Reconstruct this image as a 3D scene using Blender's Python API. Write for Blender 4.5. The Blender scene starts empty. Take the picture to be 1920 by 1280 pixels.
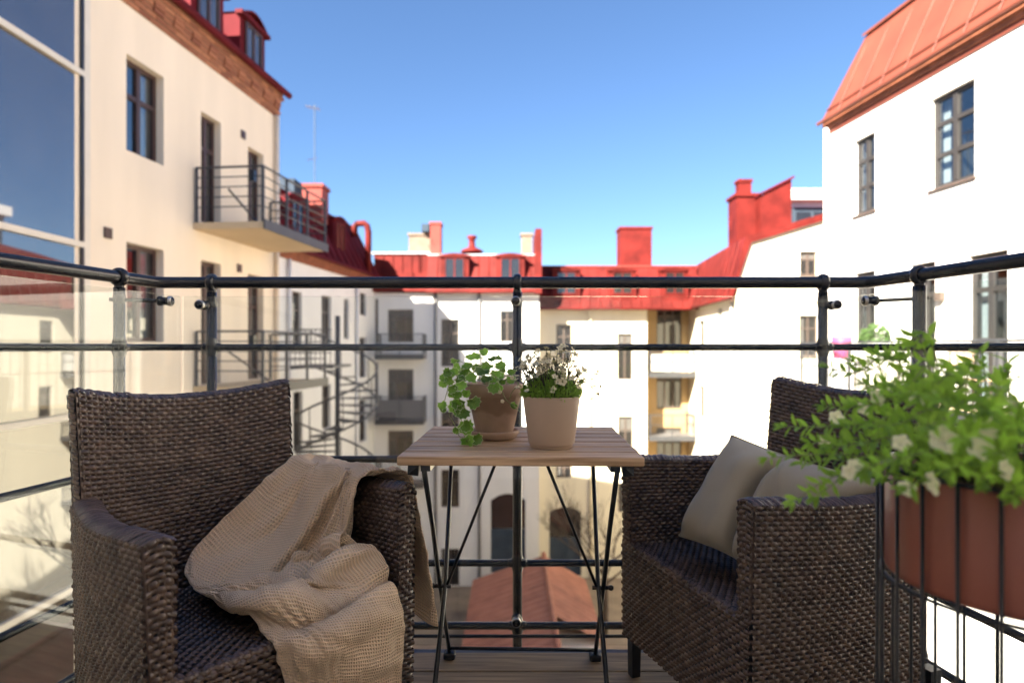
import bpy, bmesh, math, random
import numpy as np
from mathutils import Vector, Matrix
random.seed(7); rng = np.random.default_rng(7)
SC = bpy.context.scene
COL = SC.collection
PI = math.pi

# ------------------------------------------------------------------ camera, sky, sun, exposure
FPX, EYE, HOR = 1145.0, 0.95, 651.0          # focal length in photo pixels, eye height, horizon row
cam_d = bpy.data.cameras.new('camera')
cam = bpy.data.objects.new('camera', cam_d); COL.objects.link(cam)
cam.location = (0, 0, EYE); cam.rotation_euler = (PI/2, 0, 0)
cam_d.sensor_width = 36; cam_d.lens = FPX/1920*36
cam_d.shift_y = (HOR-640)/1920
cam_d.clip_start = 0.02; cam_d.clip_end = 2000
cam_d.dof.use_dof = True; cam_d.dof.focus_distance = 1.42; cam_d.dof.aperture_fstop = 2.4
SC.camera = cam

SUN_EL = math.radians(36)
SUN_AZ = math.atan2(-0.64, -0.77)            # the sun stands behind and to the left
world = bpy.data.worlds.new('World'); SC.world = world; world.use_nodes = True
wn = world.node_tree.nodes; wl = world.node_tree.links
sky = wn.new('ShaderNodeTexSky'); sky.sky_type = 'NISHITA'; sky.sun_disc = False
sky.sun_elevation = SUN_EL; sky.sun_rotation = SUN_AZ % (2*PI)
sky.air_density = 1.0; sky.dust_density = 0.5; sky.ozone_density = 7.0
wn['Background'].inputs['Strength'].default_value = 0.036
wl.new(sky.outputs[0], wn['Background'].inputs['Color'])

sun_d = bpy.data.lights.new('sun', 'SUN'); sun_d.energy = 5.0; sun_d.angle = math.radians(0.5)
sun_d.color = (1.0, 0.91, 0.78)
sun = bpy.data.objects.new('sun', sun_d); COL.objects.link(sun)
to_sun = Vector((math.sin(SUN_AZ)*math.cos(SUN_EL), math.cos(SUN_AZ)*math.cos(SUN_EL), math.sin(SUN_EL)))
sun.rotation_euler = (-to_sun).to_track_quat('-Z', 'Y').to_euler()
sun.location = to_sun*60

SC.view_settings.view_transform = 'Standard'; SC.view_settings.look = 'None'
SC.view_settings.exposure = 2.75; SC.view_settings.gamma = 1.0
SC.render.engine = 'CYCLES'
SC.cycles.use_denoising = True
SC.cycles.max_bounces = 10; SC.cycles.transparent_max_bounces = 24

# ------------------------------------------------------------------ materials
def nodes_of(name):
    m = bpy.data.materials.new(name); m.use_nodes = True
    return m, m.node_tree.nodes, m.node_tree.links
def noise(n, l, scale, detail=4, coord='Object', stretch=None):
    tc = n.new('ShaderNodeTexCoord'); t = n.new('ShaderNodeTexNoise')
    t.inputs['Scale'].default_value = scale; t.inputs['Detail'].default_value = detail
    if stretch:
        mp = n.new('ShaderNodeMapping'); mp.inputs['Scale'].default_value = stretch
        l.new(tc.outputs[coord], mp.inputs[0]); l.new(mp.outputs[0], t.inputs[0])
    else: l.new(tc.outputs[coord], t.inputs[0])
    return t
def mat(name, col, rough=0.7, var=0.12, scale=3.0, bump=0.0, bscale=60.0, metal=0.0, spec=0.5, stretch=None, col2=None, sheen=0.0):
    m, n, l = nodes_of(name)
    b = n['Principled BSDF']
    b.inputs['Roughness'].default_value = rough; b.inputs['Metallic'].default_value = metal
    b.inputs['Specular IOR Level'].default_value = spec
    if sheen: b.inputs['Sheen Weight'].default_value = sheen
    t = noise(n, l, scale, 5, 'Object', stretch)
    r = n.new('ShaderNodeValToRGB')
    a = col2 if col2 else tuple(c*(1-var) for c in col)
    r.color_ramp.elements[0].position = 0.3; r.color_ramp.elements[1].position = 0.7
    r.color_ramp.elements[0].color = (*a, 1)
    r.color_ramp.elements[1].color = (*(col if col2 else tuple(min(1, c*(1+var*0.6)) for c in col)), 1)
    l.new(t.outputs[0], r.inputs[0]); l.new(r.outputs[0], b.inputs['Base Color'])
    if bump:
        t2 = noise(n, l, bscale, 3, 'Object', stretch)
        bp = n.new('ShaderNodeBump'); bp.inputs['Strength'].default_value = bump; bp.inputs['Distance'].default_value = 0.01
        l.new(t2.outputs[0], bp.inputs['Height']); l.new(bp.outputs[0], b.inputs['Normal'])
    return m
def glass_mat(name, tint=(0.96, 0.98, 0.97), gain=1.0, base=0.0):
    m, n, l = nodes_of(name)
    n.remove(n['Principled BSDF']); out = n['Material Output']
    tr = n.new('ShaderNodeBsdfTransparent'); tr.inputs[0].default_value = (*tint, 1)
    gl = n.new('ShaderNodeBsdfGlossy'); gl.inputs['Roughness'].default_value = 0.0
    lw = n.new('ShaderNodeLayerWeight'); lw.inputs[0].default_value = 0.5
    pw = n.new('ShaderNodeMath'); pw.operation = 'POWER'; pw.inputs[1].default_value = 5.0; l.new(lw.outputs['Facing'], pw.inputs[0])
    fr = n.new('ShaderNodeMath'); fr.operation = 'MULTIPLY_ADD'; fr.inputs[1].default_value = 0.96; fr.inputs[2].default_value = 0.04; l.new(pw.outputs[0], fr.inputs[0])
    ma = n.new('ShaderNodeMath'); ma.operation = 'MULTIPLY_ADD'; ma.use_clamp = True
    ma.inputs[1].default_value = gain; ma.inputs[2].default_value = base
    mx = n.new('ShaderNodeMixShader')
    l.new(fr.outputs[0], ma.inputs[0]); l.new(ma.outputs[0], mx.inputs[0])
    l.new(tr.outputs[0], mx.inputs[1]); l.new(gl.outputs[0], mx.inputs[2]); l.new(mx.outputs[0], out.inputs[0])
    return m
def dark_glass(name, col, fac, gcol=(1, 1, 1)):
    m, n, l = nodes_of(name)
    n.remove(n['Principled BSDF']); out = n['Material Output']
    d = n.new('ShaderNodeBsdfDiffuse'); d.inputs[0].default_value = (*col, 1)
    t = noise(n, l, 1.3, 2)
    r = n.new('ShaderNodeValToRGB'); r.color_ramp.elements[0].color = (*[c*0.5 for c in col], 1); r.color_ramp.elements[1].color = (*[c*1.6 for c in col], 1)
    l.new(t.outputs[0], r.inputs[0]); l.new(r.outputs[0], d.inputs[0])
    g = n.new('ShaderNodeBsdfGlossy'); g.inputs['Roughness'].default_value = 0.02; g.inputs[0].default_value = (*gcol, 1)
    t2 = noise(n, l, 0.8, 1); bp = n.new('ShaderNodeBump'); bp.inputs['Strength'].default_value = 0.04; bp.inputs['Distance'].default_value = 0.05
    l.new(t2.outputs[0], bp.inputs['Height']); l.new(bp.outputs[0], g.inputs['Normal'])
    mx = n.new('ShaderNodeMixShader'); mx.inputs[0].default_value = fac
    l.new(d.outputs[0], mx.inputs[1]); l.new(g.outputs[0], mx.inputs[2]); l.new(mx.outputs[0], out.inputs[0])
    return m
def leaf_mat(name, col, trans=0.45, rough=0.5, var=0.35):
    m, n, l = nodes_of(name)
    b = n['Principled BSDF']; out = n['Material Output']; b.inputs['Roughness'].default_value = rough
    oi = n.new('ShaderNodeObjectInfo'); t = noise(n, l, 14.0, 3)
    ad = n.new('ShaderNodeMath'); ad.operation = 'ADD'
    l.new(oi.outputs['Random'], ad.inputs[0]); l.new(t.outputs[0], ad.inputs[1])
    hf = n.new('ShaderNodeMath'); hf.operation = 'MULTIPLY'; hf.inputs[1].default_value = 0.5; l.new(ad.outputs[0], hf.inputs[0])
    r = n.new('ShaderNodeValToRGB'); r.color_ramp.elements[0].position = 0.2; r.color_ramp.elements[1].position = 0.8
    r.color_ramp.elements[0].color = (*[c*(1-var) for c in col], 1); r.color_ramp.elements[1].color = (*[min(1, c*(1+var)) for c in col], 1)
    l.new(hf.outputs[0], r.inputs[0]); l.new(r.outputs[0], b.inputs['Base Color'])
    tl = n.new('ShaderNodeBsdfTranslucent'); l.new(r.outputs[0], tl.inputs[0])
    mx = n.new('ShaderNodeMixShader'); mx.inputs[0].default_value = trans
    l.new(b.outputs[0], mx.inputs[1]); l.new(tl.outputs[0], mx.inputs[2]); l.new(mx.outputs[0], out.inputs[0])
    return m
def wood_mat(name, c1, c2, rough=0.55, axis='x'):
    st = (1.2, 26, 26) if axis == 'x' else (26, 1.2, 26)
    m, n, l = nodes_of(name); b = n['Principled BSDF']; b.inputs['Roughness'].default_value = rough
    oi = n.new('ShaderNodeObjectInfo')
    tc = n.new('ShaderNodeTexCoord'); va = n.new('ShaderNodeVectorMath'); va.operation = 'ADD'
    cm = n.new('ShaderNodeCombineXYZ'); mu = n.new('ShaderNodeMath'); mu.operation = 'MULTIPLY'; mu.inputs[1].default_value = 37.0
    l.new(oi.outputs['Random'], mu.inputs[0]); l.new(mu.outputs[0], cm.inputs[0]); l.new(mu.outputs[0], cm.inputs[1])
    l.new(tc.outputs['Object'], va.inputs[0]); l.new(cm.outputs[0], va.inputs[1])
    mp = n.new('ShaderNodeMapping'); mp.inputs['Scale'].default_value = st; l.new(va.outputs[0], mp.inputs[0])
    t = n.new('ShaderNodeTexNoise'); t.inputs['Scale'].default_value = 3.0; t.inputs['Detail'].default_value = 6; t.inputs['Distortion'].default_value = 0.6
    l.new(mp.outputs[0], t.inputs[0])
    r = n.new('ShaderNodeValToRGB'); r.color_ramp.elements[0].position = 0.32; r.color_ramp.elements[1].position = 0.7
    r.color_ramp.elements[0].color = (*c1, 1); r.color_ramp.elements[1].color = (*c2, 1)
    l.new(t.outputs[0], r.inputs[0])
    hs = n.new('ShaderNodeHueSaturation'); mr = n.new('ShaderNodeMapRange'); mr.inputs[3].default_value = 0.8; mr.inputs[4].default_value = 1.2
    l.new(oi.outputs['Random'], mr.inputs[0]); l.new(mr.outputs[0], hs.inputs['Value']); l.new(r.outputs[0], hs.inputs['Color'])
    l.new(hs.outputs[0], b.inputs['Base Color'])
    bp = n.new('ShaderNodeBump'); bp.inputs['Strength'].default_value = 0.25; bp.inputs['Distance'].default_value = 0.002
    l.new(t.outputs[0], bp.inputs['Height']); l.new(bp.outputs[0], b.inputs['Normal'])
    return m
def fabric_mat(name, col, kind):
    """waffle: a grid of small square cells; rib: fine cord lines. Both are relief plus shade painted into the hollows, on the UV grid (metres)."""
    m, n, l = nodes_of(name); b = n['Principled BSDF']
    b.inputs['Roughness'].default_value = 0.9; b.inputs['Sheen Weight'].default_value = 0.25; b.inputs['Specular IOR Level'].default_value = 0.15
    uv = n.new('ShaderNodeUVMap'); sp = n.new('ShaderNodeSeparateXYZ'); l.new(uv.outputs[0], sp.inputs[0])
    def wave(sock, freq):
        a = n.new('ShaderNodeMath'); a.operation = 'MULTIPLY'; a.inputs[1].default_value = freq*2*PI; l.new(sock, a.inputs[0])
        s = n.new('ShaderNodeMath'); s.operation = 'SINE'; l.new(a.outputs[0], s.inputs[0]); return s.outputs[0]
    if kind == 'waffle':
        mxn = n.new('ShaderNodeMath'); mxn.operation = 'MAXIMUM'
        l.new(wave(sp.outputs[0], 1/0.0068), mxn.inputs[0]); l.new(wave(sp.outputs[1], 1/0.0068), mxn.inputs[1]); h = mxn.outputs[0]
        dist, stg, lo = 0.0018, 1.0, 0.70
    else:
        h = wave(sp.outputs[1], 1/0.0035); dist, stg, lo = 0.0007, 0.6, 0.85
    t = noise(n, l, 9.0, 4)
    mr = n.new('ShaderNodeMapRange'); mr.inputs[1].default_value = -1; mr.inputs[3].default_value = lo; mr.inputs[4].default_value = 1.0; l.new(h, mr.inputs[0])  # painted shade: colour darkens where the relief is low
    mt = n.new('ShaderNodeMapRange'); mt.inputs[3].default_value = 0.85; mt.inputs[4].default_value = 1.15; l.new(t.outputs[0], mt.inputs[0])
    mm = n.new('ShaderNodeMath'); mm.operation = 'MULTIPLY'; l.new(mr.outputs[0], mm.inputs[0]); l.new(mt.outputs[0], mm.inputs[1])
    hs = n.new('ShaderNodeHueSaturation'); hs.inputs['Color'].default_value = (*col, 1); l.new(mm.outputs[0], hs.inputs['Value'])
    l.new(hs.outputs[0], b.inputs['Base Color'])
    bp = n.new('ShaderNodeBump'); bp.inputs['Strength'].default_value = stg; bp.inputs['Distance'].default_value = dist
    l.new(h, bp.inputs['Height']); l.new(bp.outputs[0], b.inputs['Normal'])
    return m

M = {}
M['stucco_cream'] = mat('stucco_cream', (0.80, 0.68, 0.53), 0.9, 0.07, 0.7, 0.25, 40, stretch=(2.2, 2.2, 0.35))
M['stucco_white'] = mat('stucco_white', (0.80, 0.78, 0.74), 0.9, 0.05, 0.6, 0.25, 40, stretch=(2.2, 2.2, 0.35))
M['white_wall'] = mat('white_wall', (0.82, 0.80, 0.76), 0.85, 0.03, 0.6, 0.1, 40)
M['stucco_pale'] = mat('stucco_pale', (0.78, 0.75, 0.71), 0.9, 0.07, 0.5, 0.2, 30, stretch=(2.2, 2.2, 0.35))
M['stucco_yellow'] = mat('stucco_yellow', (0.76, 0.68, 0.52), 0.9, 0.06, 0.6, 0.2, 30, stretch=(2.2, 2.2, 0.35))
M['stucco_ochre'] = mat('stucco_ochre', (0.40, 0.27, 0.13), 0.9, 0.08, 0.6, 0.2, 30)
M['roof_red'] = mat('roof_red', (0.125, 0.0135, 0.0105), 0.6, 0.38, 1.6, 0.1, 8, spec=0.15)
M['roof_orange'] = mat('roof_orange', (0.165, 0.040, 0.021), 0.6, 0.22, 1.2, 0.1, 8)
M['roof_dark'] = mat('roof_dark', (0.105, 0.010, 0.014), 0.7, 0.25, 1.6, 0.1, 8, spec=0.08)
M['roof_pink'] = mat('roof_pink', (0.25, 0.052, 0.040), 0.6, 0.2, 1.6, 0.1, 8, spec=0.15)
M['shed_roof'] = mat('shed_roof', (0.34, 0.14, 0.10), 0.7, 0.25, 1.8, 0.1, 8, spec=0.2)
M['chimney_plaster'] = mat('chimney_plaster', (0.17, 0.13, 0.095), 0.9, 0.2, 3)
M['zinc'] = mat('zinc', (0.50, 0.48, 0.49), 0.4, 0.15, 1.5, 0.1, 8, metal=0.3)
M['brick'] = mat('brick', (0.30, 0.10, 0.05), 0.9, 0.35, 5.0, 0.5, 60)
def brick_mat():
    m, n, l = nodes_of('brick_piece'); b = n['Principled BSDF']; b.inputs['Roughness'].default_value = 0.9
    oi = n.new('ShaderNodeObjectInfo'); t = noise(n, l, 30, 4); r = n.new('ShaderNodeValToRGB')
    r.color_ramp.elements[0].color = (0.16, 0.045, 0.025, 1); r.color_ramp.elements[1].color = (0.42, 0.17, 0.085, 1)
    ad = n.new('ShaderNodeMath'); ad.operation = 'MULTIPLY_ADD'; ad.inputs[1].default_value = 0.4; l.new(t.outputs[0], ad.inputs[0])
    mu = n.new('ShaderNodeMath'); mu.operation = 'MULTIPLY'; mu.inputs[1].default_value = 0.75; l.new(oi.outputs['Random'], mu.inputs[0]); l.new(mu.outputs[0], ad.inputs[2])
    l.new(ad.outputs[0], r.inputs[0]); l.new(r.outputs[0], b.inputs['Base Color']); return m
M['brick_piece'] = brick_mat()
M['mortar'] = mat('mortar', (0.28, 0.17, 0.11), 0.95, 0.1, 9, 0.3, 60)
M['frame_brown'] = mat('frame_brown', (0.060, 0.028, 0.022), 0.45, 0.15, 4)
M['frame_umber'] = mat('frame_umber', (0.095, 0.068, 0.055), 0.5, 0.15, 4)
M['frame_dark'] = mat('frame_dark', (0.026, 0.023, 0.022), 0.6, 0.15, 4)
M['frame_white'] = mat('frame_white', (0.66, 0.60, 0.50), 0.45, 0.05, 4)
M['curtain'] = mat('curtain', (0.75, 0.74, 0.72), 0.9, 0.08, 6, stretch=(8, 8, 0.4))
M['blind'] = mat('blind', (0.10, 0.092, 0.085), 0.9, 0.15, 5, stretch=(6, 6, 0.4))
M['interior'] = mat('interior', (0.05, 0.045, 0.04), 0.95, 0.3, 1.5)
M['black_metal'] = mat('black_metal', (0.016, 0.017, 0.019), 0.28, 0.15, 8, 0.04, 50)
M['rail_paint'] = mat('rail_paint', (0.018, 0.019, 0.022), 0.24, 0.2, 10, 0.08, 45)
M['frame_steel'] = mat('frame_steel', (0.06, 0.075, 0.11), 0.35, 0.2, 10, 0.05, 45)
M['steel'] = mat('steel', (0.45, 0.44, 0.42), 0.3, 0.1, 20, metal=1.0)
M['rubber'] = mat('rubber', (0.015, 0.015, 0.016), 0.6, 0.1, 20)
M['iron_far'] = mat('iron_far', (0.05, 0.05, 0.055), 0.5, 0.15, 4)
M['slab'] = mat('slab', (0.62, 0.48, 0.30), 0.9, 0.08, 1.2, 0.15, 30)
M['slab_grey'] = mat('slab_grey', (0.16, 0.15, 0.15), 0.9, 0.12, 1.2, 0.15, 30)
M['far_glass'] = dark_glass('far_glass', (0.014, 0.013, 0.013), 0.08)
M['tower_glass'] = dark_glass('tower_glass', (0.05, 0.043, 0.034), 0.215, (0.88, 0.90, 0.95))
M['window_glass'] = glass_mat('window_glass', (0.75, 0.80, 0.82), 2.2, 0.06)
M['rail_glass'] = glass_mat('rail_glass', (0.965, 0.985, 0.975), 1.0, 0.0)
M['cobble'] = mat('cobble', (0.22, 0.17, 0.13), 0.95, 0.25, 1.6, 0.5, 14)
M['deck_wood'] = wood_mat('deck_wood', (0.14, 0.095, 0.055), (0.33, 0.235, 0.14), 0.7)
M['table_wood'] = wood_mat('table_wood', (0.27, 0.155, 0.075), (0.62, 0.42, 0.25), 0.55)
M['rattan'] = mat('rattan', (0.098, 0.062, 0.044), 0.24, 0.45, 22, 0.12, 300, spec=0.6)
M['weave_gap_shade'] = mat('weave_gap_shade', (0.006, 0.004, 0.0035), 0.8, 0.2, 22)  # near-black backing sheet: shade between the strands put into its colour
M['throw'] = fabric_mat('throw', (0.84, 0.60, 0.385), 'waffle')
M['pillow'] = fabric_mat('pillow', (0.42, 0.36, 0.265), 'rib')
M['clay'] = mat('clay', (0.44, 0.30, 0.215), 0.75, 0.2, 12, 0.12, 90, col2=(0.34, 0.22, 0.155))
M['taupe'] = mat('taupe', (0.46, 0.34, 0.25), 0.5, 0.03, 4, 0.02, 200)
M['oxblood'] = mat('oxblood', (0.30, 0.095, 0.065), 0.42, 0.06, 3, 0.03, 200)
M['soil'] = mat('soil', (0.035, 0.022, 0.015), 0.95, 0.4, 60, 0.8, 120)
M['leaf_ivy'] = leaf_mat('leaf_ivy', (0.19, 0.36, 0.05), 0.5, 0.45, 0.6)
M['leaf_cream'] = leaf_mat('leaf_cream', (0.55, 0.60, 0.32), 0.4, 0.5, 0.15)
M['leaf_moss'] = leaf_mat('leaf_moss', (0.28, 0.45, 0.07), 0.5)
M['leaf_fresh'] = leaf_mat('leaf_fresh', (0.31, 0.53, 0.06), 0.5, 0.45, 0.55)
M['stem'] = leaf_mat('stem', (0.22, 0.25, 0.09), 0.15)
M['stem_brown'] = leaf_mat('stem_brown', (0.09, 0.085, 0.03), 0.02)
M['petal'] = leaf_mat('petal', (0.66, 0.58, 0.36), 0.06, 0.6, 0.15)
M['petal_cream'] = leaf_mat('petal_cream', (0.95, 0.91, 0.62), 0.3, 0.6, 0.08)
M['bark'] = mat('bark', (0.10, 0.07, 0.05), 0.9, 0.2, 8)
M['pink'] = mat('pink', (0.62, 0.06, 0.20), 0.5, 0.05, 4)
M['bush'] = leaf_mat('bush', (0.10, 0.20, 0.04))
M['white_paint'] = mat('white_paint', (0.72, 0.71, 0.68), 0.6, 0.05, 3)
M['blue_grey'] = mat('blue_grey', (0.045, 0.062, 0.085), 0.8, 0.15, 3, spec=0.08)
M['awning'] = mat('awning', (0.55, 0.52, 0.48), 0.8, 0.06, 3)

# clay pot: darker damp band with a stained outline (a stain of its own shape)
def stain_clay():
    m, n, l = nodes_of('clay_stained'); b = n['Principled BSDF']; b.inputs['Roughness'].default_value = 0.62
    tc = n.new('ShaderNodeTexCoord'); sp = n.new('ShaderNodeSeparateXYZ'); l.new(tc.outputs['Object'], sp.inputs[0])
    t = noise(n, l, 13.0, 3); t2 = noise(n, l, 40.0, 5)
    mr = n.new('ShaderNodeMapRange'); mr.inputs[1].default_value = 0.03; mr.inputs[2].default_value = 0.10; l.new(sp.outputs[2], mr.inputs[0])
    ad = n.new('ShaderNodeMath'); ad.operation = 'ADD'; l.new(t.outputs[0], ad.inputs[0]); l.new(mr.outputs[0], ad.inputs[1])
    r = n.new('ShaderNodeValToRGB'); r.color_ramp.elements[0].position = 0.88; r.color_ramp.elements[1].position = 0.98
    r.color_ramp.elements[0].color = (0.42, 0.285, 0.205, 1); r.color_ramp.elements[1].color = (0.30, 0.19, 0.13, 1)
    l.new(ad.outputs[0], r.inputs[0])
    hs = n.new('ShaderNodeHueSaturation'); mt = n.new('ShaderNodeMapRange'); mt.inputs[3].default_value = 0.8; mt.inputs[4].default_value = 1.2
    l.new(t2.outputs[0], mt.inputs[0]); l.new(mt.outputs[0], hs.inputs['Value']); l.new(r.outputs[0], hs.inputs['Color']); l.new(hs.outputs[0], b.inputs['Base Color'])
    return m
M['clay_stained'] = stain_clay()

# ------------------------------------------------------------------ mesh helpers
def wloc(o):
    v = Vector((0, 0, 0))
    while o is not None: v += Vector(o.location); o = o.parent
    return v
def tag(o, label=None, cat=None, group=None, kind=None):
    if label: o['label'] = label
    if cat: o['category'] = cat
    if group: o['group'] = group
    if kind: o['kind'] = kind
    return o
def empty(name, loc, label=None, cat=None, group=None, rz=0.0):
    o = bpy.data.objects.new(name, None); COL.objects.link(o); o.location = loc; o.rotation_euler = (0, 0, rz)
    o.empty_display_size = 0.1
    return tag(o, label, cat, group)
def link(name, me, parent=None):
    o = bpy.data.objects.new(name, me); COL.objects.link(o); o.parent = parent
    return o
class MB:
    def __init__(s): s.v = []; s.f = []; s.mi = []
    def add(s, vs, fs, mi=0):
        b = len(s.v); s.v += [tuple(v) for v in vs]; s.f += [tuple(b+i for i in f) for f in fs]; s.mi += [mi]*len(fs); return s
    def hexa(s, p, mi=0):       # 8 points: bottom 0-3 ring, top 4-7 ring
        return s.add(p, [(3, 2, 1, 0), (4, 5, 6, 7), (0, 1, 5, 4), (1, 2, 6, 5), (2, 3, 7, 6), (3, 0, 4, 7)], mi)
    def box(s, x0, x1, y0, y1, z0, z1, mi=0):
        return s.hexa([(x0, y0, z0), (x1, y0, z0), (x1, y1, z0), (x0, y1, z0), (x0, y0, z1), (x1, y0, z1), (x1, y1, z1), (x0, y1, z1)], mi)
    def fbox(s, F, u0, u1, w0, w1, z0, z1, mi=0):
        return s.hexa([F(u0, w1, z0), F(u1, w1, z0), F(u1, w0, z0), F(u0, w0, z0), F(u0, w1, z1), F(u1, w1, z1), F(u1, w0, z1), F(u0, w0, z1)], mi)
    def tube(s, pts, r, seg=10, mi=0, cap=True):
        pts = [Vector(p) for p in pts]; n = len(pts); rs = r if isinstance(r, (list, tuple)) else [r]*n
        up = None; vs = []
        for i, p in enumerate(pts):
            d = (pts[min(i+1, n-1)]-pts[max(i-1, 0)]).normalized()
            if up is None:
                up = Vector((0, 0, 1)) if abs(d.z) < 0.9 else Vector((1, 0, 0))
            a = d.cross(up).normalized(); c = a.cross(d).normalized(); up = c
            for k in range(seg):
                t = 2*PI*k/seg; vs.append(p+(a*math.cos(t)+c*math.sin(t))*rs[i])
        fs = [(i*seg+k, i*seg+(k+1) % seg, (i+1)*seg+(k+1) % seg, (i+1)*seg+k) for i in range(n-1) for k in range(seg)]
        if cap: fs += [tuple(range(seg-1, -1, -1)), tuple((n-1)*seg+k for k in range(seg))]
        return s.add(vs, fs, mi)
    def lathe(s, prof, c=(0, 0, 0), seg=32, mi=0, axis=None):
        vs = []; ax = Vector(axis).normalized() if axis else Vector((0, 0, 1))
        q = Vector((0, 0, 1)).rotation_difference(ax); c = Vector(c)
        for r, z in prof:
            for k in range(seg):
                t = 2*PI*k/seg; vs.append(c+q @ Vector((r*math.cos(t), r*math.sin(t), z)))
        fs = [(i*seg+k, i*seg+(k+1) % seg, (i+1)*seg+(k+1) % seg, (i+1)*seg+k) for i in range(len(prof)-1) for k in range(seg)]
        return s.add(vs, fs, mi)
    def ball(s, c, r, seg=12, mi=0, sc=(1, 1, 1)):
        rings = 8; vs = []; c = Vector(c)
        for i in range(rings+1):
            ph = PI*i/rings
            for k in range(seg):
                t = 2*PI*k/seg; vs.append(c+Vector((r*sc[0]*math.sin(ph)*math.cos(t), r*sc[1]*math.sin(ph)*math.sin(t), -r*sc[2]*math.cos(ph))))
        return s.add(vs, [(i*seg+k, i*seg+(k+1) % seg, (i+1)*seg+(k+1) % seg, (i+1)*seg+k) for i in range(rings) for k in range(seg)], mi)
    def mesh(s, name, mats, smooth=False, off=(0, 0, 0)):
        me = bpy.data.meshes.new(name); off = Vector(off)
        me.from_pydata([tuple(Vector(v)-off) for v in s.v], [], s.f)
        for m_ in (mats if isinstance(mats, (list, tuple)) else [mats]): me.materials.append(m_)
        me.polygons.foreach_set('material_index', s.mi)
        if smooth: me.polygons.foreach_set('use_smooth', [True]*len(s.f))
        me.update(); return me
    def build(s, name, mats, parent=None, smooth=False, local=False):
        """world coordinates unless local; the object is parented and stays in place"""
        me = s.mesh(name, mats, smooth, (0, 0, 0) if (local or parent is None) else wloc(parent))
        o = link(name, me, parent)
        if smooth == 'auto':
            pass
        return o
def bevel(o, w=0.003, seg=2):
    m = o.modifiers.new('bevel', 'BEVEL'); m.width = w; m.segments = seg; m.limit_method = 'ANGLE'; m.angle_limit = math.radians(40)
def np_mesh(name, V, Q, material, parent, smooth=True):
    me = bpy.data.meshes.new(name); me.vertices.add(len(V)); me.vertices.foreach_set('co', np.asarray(V, np.float32).ravel())
    me.loops.add(Q.size); me.loops.foreach_set('vertex_index', Q.astype(np.int32).ravel())
    me.polygons.add(len(Q)); me.polygons.foreach_set('loop_start', np.arange(0, Q.size, 4, dtype=np.int32))
    me.update(calc_edges=True); me.materials.append(material)
    me.polygons.foreach_set('use_smooth', np.ones(len(Q), bool)) if smooth else None
    me.update(); return link(name, me, parent)

# ------------------------------------------------------------------ a vertical wall plane: u along, w outward, z up
class Wall:
    def __init__(s, x0, y0, x1, y1):      # seen from outside u runs left to right
        s.o = Vector((x0, y0)); d = Vector((x1-x0, y1-y0)); s.L = d.length; s.d = d/s.L; s.n = Vector((s.d.y, -s.d.x))
    def __call__(s, u, w, z): p = s.o+s.d*u+s.n*w; return (p.x, p.y, z)
    def u(s, px):                          # where the sight line of a photo column meets the wall
        k = (px-960)/FPX; return (k*s.o.y-s.o.x)/(s.d.x-k*s.d.y)
    def z(s, px, py): y = s.o.y+s.d.y*s.u(px); return EYE-(py-HOR)*y/FPX
    def rect(s, x0, x1, yt, yb):           # photo rectangle measured on its left edge
        return (s.u(x0), s.u(x1), s.z(x0, yb), s.z(x0, yt))
def wall_sheet(mb, F, u0, u1, z0, z1, holes, depth=0.16):
    us = sorted({u0, u1, *[h[0] for h in holes], *[h[1] for h in holes]}); zs = sorted({z0, z1, *[h[2] for h in holes], *[h[3] for h in holes]})
    for a, b in zip(us[:-1], us[1:]):
        for c, d in zip(zs[:-1], zs[1:]):
            um, zm = (a+b)/2, (c+d)/2
            if any(h[0] < um < h[1] and h[2] < zm < h[3] for h in holes): continue
            mb.add([F(a, 0, c), F(b, 0, c), F(b, 0, d), F(a, 0, d)], [(0, 1, 2, 3)])
    for h in holes:
        a, b, c, d = h[:4]
        for q in ([(a, 0, c), (a, 0, d), (a, -depth, d), (a, -depth, c)], [(b, 0, d), (b, 0, c), (b, -depth, c), (b, -depth, d)],
                  [(a, 0, d), (b, 0, d), (b, -depth, d), (a, -depth, d)], [(b, 0, c), (a, 0, c), (a, -depth, c), (b, -depth, c)]):
            mb.add([F(*p) for p in q], [(0, 1, 2, 3)])
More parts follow.
